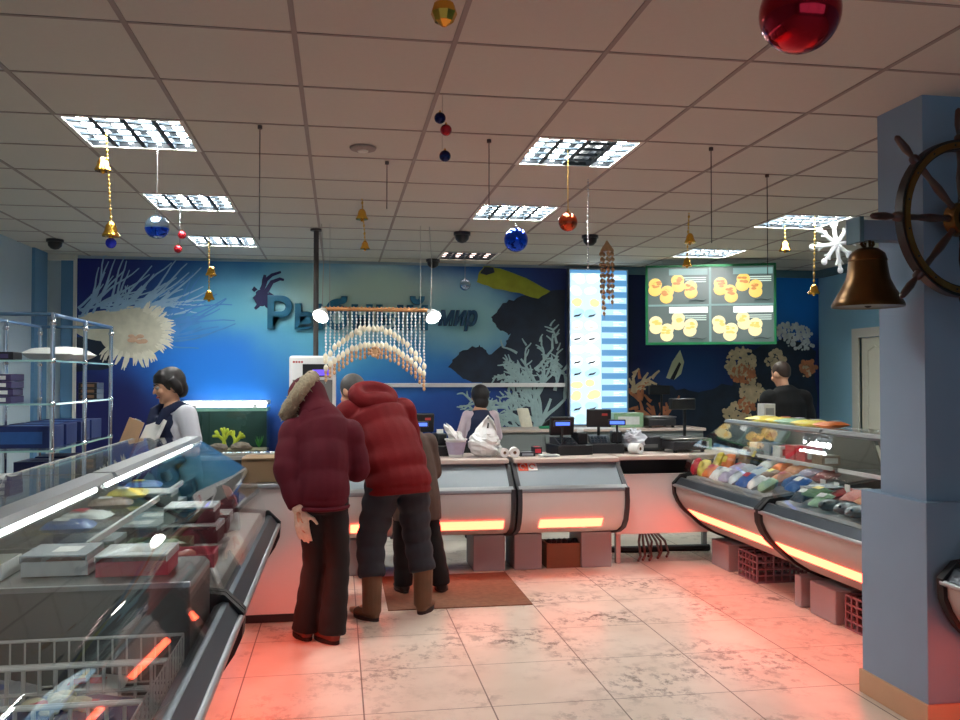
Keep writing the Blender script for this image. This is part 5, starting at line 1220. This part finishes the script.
def face_parts(t, hc, f, s=1.0):
    f, r, u = frame(f); M = Matrix((r,f,u)).transposed().to_4x4()
    for sd in (-1,1):
        mb = MB(); mb.ball(hc+r*.031*s*sd+u*.004*s+f*.083*s, .0125*s, u=12, w=8); e = obj('eye', mb, 'eye_white', t)
        mb = MB(); mb.ball(hc+r*.031*s*sd+u*.003*s+f*.0925*s, .006*s, u=8, w=6); obj('iris', mb, 'hair_dark', e)
        mb = MB(); mb.tube([hc+r*.012*s*sd+u*.024*s+f*.09*s, hc+r*.032*s*sd+u*.031*s+f*.088*s, hc+r*.052*s*sd+u*.024*s+f*.074*s], [.004*s,.0048*s,.003*s], 6); obj('eyebrow', mb, 'hair_dark', t)
    mb = MB(); mb.tube([hc-u*.062*s+f*.078*s-r*.024*s, hc-u*.061*s+f*.091*s, hc-u*.062*s+f*.078*s+r*.024*s], [.004*s,.0075*s,.004*s], 8); obj('mouth', mb, 'lips', t)
def spine(pts, ws, ds, n=26, quilt=0, amp=.0, lat=None):
    pts = [V(p) for p in pts]; out = []; K = len(pts)-1
    for i in range(n+1):
        s = i/n*K; k = min(int(s), K-1); q = s-k
        c = pts[k].lerp(pts[k+1], q); w = ws[k]*(1-q)+ws[k+1]*q; d = ds[k]*(1-q)+ds[k+1]*q
        tg = (pts[min(k+1,K)]-pts[k]).normalized(); side = V(lat or (1,0,0)); side = (side-tg*side.dot(tg)).normalized(); dep = tg.cross(side)
        m = 1+(amp*abs(math.sin(math.pi*i/n*quilt))-amp*.5 if quilt else 0)
        out.append((c, side*w*m, dep*d*m))
    return out
def body(t, J, fdir, hand_dirs, voxel=.007, hs=1.0):
    mb = MB()
    mb.loft(spine([J['pelvis']-V((0,0,.08)), J['pelvis'], J['waist'], J['chest'], J['neck']], [.10,.15,.125,.15,.055], [.08,.105,.09,.105,.05], lat=J.get('lat')))
    mb.tube([J['neck']-V((0,0,.03)), J['neck'], J['head']], [.056,.052,.05], 12)
    for s in 'LR':
        limb(mb, [J['chest'].lerp(J['sh'+s],.5), J['sh'+s], J['el'+s], J['wr'+s]], [.05,.05,.038,.026])
        limb(mb, [J['pelvis'].lerp(J['hip'+s],.6), J['hip'+s], J['kn'+s], J['an'+s]], [.08,.08,.052,.036])
        limb(mb, [J['an'+s], J['an'+s]+(J['toe'+s]-J['an'+s])*.6+V((0,0,-.025)), J['toe'+s]], [.036,.032,.022])
        d, n = hand_dirs[s]; hand(mb, J['wr'+s], d, n, hs, side=1 if s == 'R' else -1, curl=hand_dirs.get('curl',.5))
    head(mb, J['head'], fdir, J.get('hscale',1.0))
    return fuse('body', mb, 'skin', t, voxel, 3, local=True)
def shoe(name, t, an, toe, m, r=.045, shaft=None, sole=True, n_='shoe'):
    an, toe = V(an), V(toe); g = V((an.x,an.y,0)); d = (V((toe.x,toe.y,0))-g).normalized(); side = d.cross(V((0,0,1)))
    mb = MB(); heel = g-d*.055; tip = g+d*.165
    mb.loft([(heel+V((0,0,.04)), side*.02, V((0,0,.032))), (heel+d*.02+V((0,0,.045)), side*.038, V((0,0,.04))), (g+d*.03+V((0,0,.05)), side*.042, V((0,0,.045))), (g+d*.09+V((0,0,.042)), side*.047, V((0,0,.036))), (g+d*.14+V((0,0,.036)), side*.042, V((0,0,.028))), (tip+V((0,0,.03)), side*.02, V((0,0,.016)))])
    top = shaft or .10
    mb.tube([V((g.x,g.y,.05)), V((g.x,g.y,.10)).lerp(V((an.x,an.y,.10)),1), g.lerp(an,1)*V((1,1,0)) if 0 else V((an.x,an.y,top*.6)), V((an.x,an.y,top))], [r,r,r*1.05,r*1.12], 14)
    o = fuse(n_, mb, m, t, .007, 3, local=True)
    if sole:
        mb = MB(); P = []
        for k in range(24):
            a = 2*math.pi*k/24; q = g+d*(.055+.118*math.cos(a))+side*(.05*math.sin(a)*(1.0 if math.cos(a) > -.3 else .9)); P.append((q.x,q.y))
        mb.prism(P, 'z', 0, .022); obj('sole', mb, 'sole_dark', o, local=True)
    return o
def trousers(t, J, m, rk=.085, ra=.075, rh=.115, end=.05, name='trousers', wrinkle=0.05, k=1.0):
    mb = MB(); mb.loft(spine([J['pelvis']-V((0,0,.12)), J['pelvis'], J['waist']], [.15*k,.19*k,.165*k], [.12*k,.14*k,.13*k], lat=J.get('lat')))
    for s in 'LR':
        an = J['an'+s].copy(); an.z = end
        puff(mb, [J['hip'+s]+V((0,0,.03)), J['kn'+s], an], [rh,rk,ra], .11, wrinkle)
    return fuse(name, mb, m, t, .012, 3, local=True)
def coat(t, path, ws, ds, J, sleeves, m, name='parka', quilt=7, amp=.09, srad=(.095,.085,.06), lat=None, voxel=.011, collar=None):
    mb = MB(); mb.loft(spine(path, ws, ds, 60, quilt, amp, lat))
    for s in sleeves:
        puff(mb, [V(path[-2]).lerp(J['sh'+s],.7), J['sh'+s], J['el'+s], J['wr'+s]], [srad[0],srad[0],srad[1],srad[2]], .13, .065)
        mb.ball(J['sh'+s], srad[0], u=14, w=10)
        mb.ball(J['el'+s], srad[1], u=14, w=10)
    if collar: mb.tube(collar[0], collar[1], 14)
    return fuse(name, mb, m, t, voxel, 2, local=True)
def vec(d): return {k: (V(v) if isinstance(v, tuple) else v) for k, v in d.items()}
# --- woman in the burgundy parka
t = thing('person', 'person in burgundy parka with fur hood and black flared trousers, bending over counter', 'person', (-.09,5.22,0), 0.0, local=True)
J = vec(dict(pelvis=(0,-.02,.88), waist=(0,.03,1.0), chest=(-.01,.15,1.24), neck=(-.05,.24,1.37), head=(-.115,.29,1.42), shL=(-.18,.15,1.225), elL=(-.21,.03,1.02), wrL=(-.14,-.06,.80), shR=(.155,.16,1.215), elR=(.20,.14,1.0), wrR=(.12,.36,1.0),
     hipL=(-.065,0,.84), hipR=(.065,-.02,.84), knL=(-.05,.05,.46), knR=(.09,.0,.46), anL=(-.10,.07,.09), anR=(.055,-.03,.09), toeL=(-.15,.2,.03), toeR=(-.03,.10,.03), lat=(1,0,0)))
FW = (-.75,.6,-.35)
body(t, J, FW, {'L': ((.1,.05,-1),(-1,0,0)), 'R': ((-.4,.9,-.1),(0,0,1))}, .009)
trousers(t, J, 'trousers_black', .07, .085, .085, .05, k=.72)
coat(t, [(0,.0,.80),(0,.0,.86),(0,.06,1.06),(-.01,.15,1.24),(-.045,.23,1.38)], [.145,.155,.15,.175,.09], [.15,.16,.155,.15,.09], J, 'LR', 'parka_burgundy', quilt=5, amp=.06, srad=(.088,.085,.062))
mb = MB(); mb.tube([V((-.145*math.cos(a) , .0+.15*math.sin(a), .795)) for a in [2*math.pi*k/24 for k in range(24)]], .014, 8, closed=True); obj('hem_band', mb, 'parka_burgundy', t, local=True)
f, r, u = frame(FW); hc = J['head']
mb = MB(); M = Matrix((r,f,u)).transposed().to_4x4(); mb.ball(hc-f*.02+u*.012, 1, (.118,.125,.132), 20, 14, M=M); mb.tube([hc-u*.02-f*.04, J['neck']-V((0,.02,.02)), V((-.02,.12,1.30))], [.11,.105,.09], 14); fuse('hood', mb, 'parka_burgundy', t, .011, 3, local=True)
mb = MB(); rnd = random.Random(3); f2, r2, u2 = frame((-.75,.1,.5)); pts = [hc+V((-.035,0,.02))+(r2*math.cos(a)*.12+u2*math.sin(a)*.135) for a in [2*math.pi*k/28 for k in range(28)]]
mb.tube(pts, [.046+rnd.uniform(-.006,.006) for _ in pts], 12, closed=True)
for p in pts:
    for _ in range(16):
        d = V((rnd.gauss(0,1),rnd.gauss(0,1),rnd.gauss(0,1))).normalized(); mb.tube([p+d*.03, p+d*rnd.uniform(.05,.066)+V((0,0,-.008))], [.008,.001], 4)
obj('fur_trim', mb, 'fur', t, local=True)
gl = MB(); hand(gl, V((-.132,-.065,.79)), (.15,-.05,-1), (-.35,-1,0), 1.25, .35, -1); gl.tube([V((-.14,-.06,.83)), V((-.132,-.065,.78))], [.046,.042], 14); fuse('knit_glove', gl, 'knit_cream', t, .0065, 2, local=True)
gl = MB(); hand(gl, V((.115,.37,1.0)), (-.4,.9,-.1), (0,0,1), 1.1, .4, 1); fuse('knit_glove', gl, 'knit_cream', t, .0065, 2, local=True)
for s in 'LR': shoe('shoe', t, J['an'+s], J['toe'+s], 'boot_red', .045)
# --- man in the red parka
t = thing('person', 'person in bright red quilted parka, dark jeans and tall brown boots, leaning forward', 'person', (.385,5.72,0), math.radians(26), local=True)
J = vec(dict(pelvis=(0,.0,.92), waist=(-.01,.06,1.04), chest=(-.04,.24,1.25), neck=(-.07,.36,1.40), head=(-.10,.46,1.46), shL=(-.22,.27,1.31), elL=(-.27,.36,1.06), wrL=(-.12,.58,1.06), shR=(.17,.24,1.32), elR=(.235,.24,1.05), wrR=(.15,.50,.99),
     hipL=(-.10,.0,.86), hipR=(.10,.0,.86), knL=(-.17,.06,.48), knR=(.16,.02,.48), anL=(-.19,.0,.10), anR=(.17,-.04,.10), toeL=(-.23,.2,.03), toeR=(.30,.07,.03), lat=(1,0,0)))
FM = (-.25,.85,-.45)
body(t, J, FM, {'L': ((.3,.9,-.2),(0,0,1)), 'R': ((-.2,.9,-.3),(0,0,1))}, .009)
trousers(t, J, 'jeans_dark', .095, .088, .125, .27, wrinkle=.09)
coat(t, [(0,-.02,.79),(0,-.01,.86),(-.01,.07,1.06),(-.04,.23,1.28),(-.065,.33,1.41)], [.215,.225,.225,.225,.10], [.17,.18,.175,.16,.09], J, 'LR', 'parka_red', quilt=6, amp=.085, srad=(.10,.092,.064))
mb = MB(); mb.tube([V((-.055+.125*math.cos(a), .27+.07*math.sin(a)-.03, 1.43+.05*math.sin(a))) for a in [2*math.pi*k/20 for k in range(20)]], .058, 12, closed=True); mb.ball((-.05,.20,1.40), 1, (.15,.085,.065), 18, 12); fuse('hood', mb, 'parka_red', t, .011, 3, local=True)
f, r, u = frame(FM); hc = J['head']; M = Matrix((r,f,u)).transposed().to_4x4()
mb = MB(); mb.ball(hc+u*.024-f*.018, 1, (.085,.095,.10), 18, 12, M=M); mb.ball(hc-f*.05-u*.03, 1, (.07,.05,.06), 14, 10, M=M); fuse('hair', mb, 'hair_grey', t, .009, 2, local=True)
for s in 'LR': shoe('boot', t, J['an'+s], J['toe'+s], 'boot_brown', .062, .35, n_='boot')
# --- third customer behind them
t = thing('person', 'person in brown coat and dark trousers half hidden behind the red parka', 'person', (.54,6.30,0), math.radians(8), local=True)
J = vec(dict(pelvis=(.02,-.02,.72), waist=(.02,.02,.84), chest=(-.0,.10,1.04), neck=(-.05,.2,1.17), head=(-.08,.26,1.25), shL=(-.16,.12,1.08), elL=(-.2,.16,.88), wrL=(-.12,.3,.98), shR=(.13,.10,1.08), elR=(.17,.08,.86), wrR=(.1,.26,.99),
     hipL=(-.08,0,.70), hipR=(.08,0,.70), knL=(-.08,.02,.4), knR=(.14,.0,.4), anL=(-.07,.02,.09), anR=(.20,-.03,.09), toeL=(-.08,.2,.03), toeR=(.24,.13,.03), lat=(1,0,0), hscale=.92))
body(t, J, (-.1,.9,-.4), {'L': ((.2,.9,-.1),(0,0,1)), 'R': ((-.2,.9,-.1),(0,0,1))}, .009, .9)
trousers(t, J, 'trousers_black', .07, .07, .08, .05, k=.7)
coat(t, [(.02,-.03,.53),(.02,-.02,.68),(.02,.03,.86),(.0,.09,1.05),(-.045,.18,1.18)], [.18,.17,.155,.15,.075], [.14,.14,.13,.12,.07], J, 'LR', 'coat_brown', 'coat', 2, .02, (.07,.062,.05))
mb = MB(); mb.ball(J['head']+V((0,-.02,.03)), 1, (.095,.105,.10), 18, 12); mb.ball(J['head']+V((0,.02,.0)), 1, (.099,.108,.03), 18, 10); fuse('knit_hat', mb, 'coat_brown', t, .009, 2, local=True)
for s in 'LR': shoe('shoe', t, J['an'+s], J['toe'+s], 'sole_dark', .043)
# --- saleswoman on the left with papers
t = thing('person', 'saleswoman in navy vest and white short sleeves holding papers, behind left case', 'person', (-1.08,6.16,0), math.radians(125), local=True)
J = vec(dict(pelvis=(0,-.02,.88), waist=(0,-.01,1.02), chest=(0,.02,1.24), neck=(.0,.04,1.39), head=(.0,.07,1.50), shL=(-.17,.02,1.31), elL=(-.25,.0,1.07), wrL=(-.15,.20,1.08), shR=(.17,.02,1.31), elR=(.22,.05,1.06), wrR=(.12,.26,1.08),
     hipL=(-.09,-.02,.84), hipR=(.09,-.02,.84), knL=(-.09,.0,.46), knR=(.09,.0,.46), anL=(-.09,-.03,.09), anR=(.09,-.03,.09), toeL=(-.10,.12,.03), toeR=(.10,.12,.03), hscale=.96))
FS = (.15,.95,-.22)
body(t, J, FS, {'L': ((.45,.85,.15),(-.5,.2,.8)), 'R': ((-.3,.9,.15),(.5,.2,.8)), 'curl': .7}, .0068, .95)
face_parts(t, J['head'], FS, .96)
f, r, u = frame(FS); hc = J['head']; M = Matrix((r,f,u)).transposed().to_4x4()
mb = MB(); mb.ball(hc+u*.03-f*.026, 1, (.090,.098,.098), 20, 14, M=M)
for k in range(9): a = -.9+1.8*k/8; mb.tube([hc+u*.105+f*.02+r*.02*math.sin(a), hc+u*.078+f*.066*math.cos(a)+r*.066*math.sin(a), hc+u*.036+f*.084*math.cos(a)+r*.076*math.sin(a)], [.02,.018,.009], 8)
for sd in (-1,1): mb.tube([hc+u*.05+r*.082*sd, hc-u*.01+r*.088*sd-f*.03, hc-u*.06+r*.07*sd-f*.05], [.03,.034,.02], 10)
mb.ball(hc-u*.03-f*.075, 1, (.07,.05,.07), 14, 10, M=M)
fuse('hair', mb, 'hair_dark', t, .008, 2, local=True)
def blouse(m, srad, sleeves, nm='blouse'):
    mb = MB(); mb.loft(spine([J['pelvis']-V((0,0,.06)), J['pelvis'], J['waist'], J['chest'], J['neck']-V((0,0,.04))], [.175,.175,.145,.165,.075], [.125,.13,.115,.13,.065]))
    for s in 'LR': limb(mb, [J['chest'].lerp(J['sh'+s],.6), J['sh'+s], J['sh'+s].lerp(J['el'+s],sleeves)], [.07,srad,srad*.92])
    return fuse(nm, mb, m, t, .010, 2, local=True)
blouse('shirt_white', .07, .72)
mb = MB(); mb.loft(spine([J['pelvis']-V((0,0,.08)), J['pelvis'], J['waist'], J['chest'], J['chest']+V((0,.01,.07))], [.183,.183,.153,.150,.115], [.134,.139,.124,.142,.125]))
for sd in (-1,1): mb.tube([J['chest']+V((.07*sd,.135,.0)), J['chest']+V((.085*sd,.11,.09)), J['chest']+V((.095*sd,.02,.135)), J['chest']+V((.08*sd,-.08,.1)), J['chest']+V((.06*sd,-.11,.02))], [.04,.034,.034,.036,.045], 10, flat=.45)
fuse('vest', mb, 'vest_navy', t, .009, 2, local=True)
trousers(t, J, 'trousers_black', .075, .07, .10, .05)
for s in 'LR': shoe('shoe', t, J['an'+s], J['toe'+s], 'sole_dark', .042)
WS = Matrix.Translation(t.location) @ Matrix.Rotation(t.rotation_euler.z,4,'Z')
pp = thing('document_folder', 'white document folder with papers held by the left saleswoman', 'folder', WS @ V((-.06,.29,1.02)), t.rotation_euler.z, local=True)
R_ = Matrix.Rotation(.55,4,'X') @ Matrix.Rotation(.25,4,'Y')
mb = MB(); mb.box(-.11,.11,-.012,-.004,0,.28,R_); mb.box(-.11,.11,.006,.012,0,.28,R_); mb.box(-.114,-.11,-.012,.012,0,.28,R_); obj('folder_cover', mb, 'paper', pp, local=True, smooth=False)
mb = MB(); mb.box(-.10,.105,-.004,.006,.005,.275,R_); obj('papers', mb, 'white_plastic', pp, local=True, smooth=False)
pp = thing('clipboard', 'tan clipboard held beside the white folder', 'clipboard', WS @ V((.13,.33,1.02)), t.rotation_euler.z+.2, local=True)
R_ = Matrix.Rotation(.3,4,'X') @ Matrix.Rotation(-.2,4,'Y')
mb = MB(); mb.box(-.09,.09,-.004,.004,0,.27,R_); obj('board', mb, mat('board_tan', (200,160,124), .6), pp, local=True, bev=.002)
mb = MB(); mb.box(-.035,.035,-.012,-.004,.245,.275,R_); obj('clip', mb, 'steel', pp, local=True, smooth=False)
# --- saleswoman in the middle, back to the viewer
t = thing('person', 'dark-haired saleswoman in navy vest seen from behind, beyond the plastic bag', 'person', (1.37,8.35,0), math.radians(6), local=True)
J = vec(dict(pelvis=(0,0,.80), waist=(0,.0,.93), chest=(0,.02,1.13), neck=(.0,.04,1.27), head=(.01,.08,1.37), shL=(-.135,.02,1.19), elL=(-.205,.03,.97), wrL=(-.18,.22,.92), shR=(.135,.02,1.19), elR=(.19,.05,.97), wrR=(.17,.26,.95),
     hipL=(-.09,-.02,.76), hipR=(.09,-.02,.76), knL=(-.09,.0,.42), knR=(.09,.0,.42), anL=(-.09,-.03,.09), anR=(.09,-.03,.09), toeL=(-.10,.12,.03), toeR=(.10,.12,.03), hscale=.95))
body(t, J, (.1,.95,-.25), {'L': ((.1,.9,-.2),(0,.2,1)), 'R': ((-.1,.9,-.1),(0,.2,1))}, .008, .95)
hc = J['head']; mb = MB(); mb.ball(hc+V((0,-.02,.025)), 1, (.092,.10,.10), 18, 12); mb.ball(hc+V((0,-.06,-.05)), 1, (.075,.055,.075), 14, 10); fuse('hair', mb, 'hair_dark', t, .009, 2, local=True)
blouse('shirt_pink', .052, .95)
mb = MB(); mb.loft(spine([J['pelvis']-V((0,0,.08)), J['pelvis'], J['waist'], J['chest'], J['neck']-V((0,0,.035))], [.183,.183,.153,.152,.085], [.134,.139,.124,.142,.08])); fuse('vest', mb, 'vest_navy', t, .010, 2, local=True)
trousers(t, J, 'trousers_black', .075, .07, .10, .05)
for s in 'LR': shoe('shoe', t, J['an'+s], J['toe'+s], 'sole_dark', .042)
# --- man in black behind the right case
t = thing('person', 'person in black sweater with short brown hair, back turned, behind right case', 'person', (4.24,7.72,0), math.radians(-8), local=True)
J = vec(dict(pelvis=(0,-.02,.92), waist=(0,.0,1.06), chest=(0,.03,1.30), neck=(-.01,.05,1.46), head=(-.025,.10,1.595), shL=(-.165,.03,1.36), elL=(-.235,.05,1.12), wrL=(-.17,.26,1.02), shR=(.165,.03,1.36), elR=(.235,.05,1.12), wrR=(.17,.26,1.02),
     hipL=(-.1,-.02,.88), hipR=(.1,-.02,.88), knL=(-.1,.0,.49), knR=(.1,.0,.49), anL=(-.1,-.03,.09), anR=(.1,-.03,.09), toeL=(-.12,.13,.03), toeR=(.12,.13,.03)))
FB = (-.45,.85,-.3)
body(t, J, FB, {'L': ((.3,.9,-.3),(0,.2,1)), 'R': ((-.3,.9,-.3),(0,.2,1))}, .009)
f, r, u = frame(FB); hc = J['head']; M = Matrix((r,f,u)).transposed().to_4x4()
mb = MB(); mb.ball(hc+u*.03-f*.02, 1, (.083,.095,.092), 18, 12, M=M); mb.ball(hc-f*.055-u*.01, 1, (.066,.042,.05), 14, 10, M=M); fuse('hair', mb, 'hair_brown', t, .009, 2, local=True)
coat(t, [(0,-.02,.84),(0,-.02,.94),(0,.0,1.08),(0,.03,1.31),(-.005,.04,1.42),(-.01,.05,1.48)], [.18,.18,.17,.20,.15,.07], [.14,.145,.14,.14,.10,.07], J, 'LR', 'sweater_black', 'sweater', 0, 0, (.085,.07,.05))
trousers(t, J, 'trousers_black', .085, .075, .115, .05)
for s in 'LR': shoe('shoe', t, J['an'+s], J['toe'+s], 'sole_dark', .045)
# ================================================================ CAMERA AND RENDER LOOK
cam = bpy.data.cameras.new('camera'); co = bpy.data.objects.new('camera', cam); C.objects.link(co)
cam.sensor_width = 36; cam.lens = 36*FPX/960; cam.clip_start = .05; co.location = (0,0,EYE); co.rotation_euler = (math.pi/2+PIT, 0, -YAW); SC.camera = co
w = bpy.data.worlds.new('world'); SC.world = w; w.use_nodes = True; w.node_tree.nodes['Background'].inputs[0].default_value = (.62,.78,1.0,1); w.node_tree.nodes['Background'].inputs[1].default_value = .9
SC.view_settings.view_transform = 'Standard'; SC.view_settings.look = 'None'; SC.view_settings.gamma = 1; SC.view_settings.use_curve_mapping = False; SC.view_settings.exposure = EXPO
SC.cycles.max_bounces = 10; SC.cycles.transparent_max_bounces = 24; SC.cycles.caustics_reflective = False; SC.cycles.caustics_refractive = False; SC.cycles.use_denoising = True; SC.cycles.sample_clamp_indirect = 4
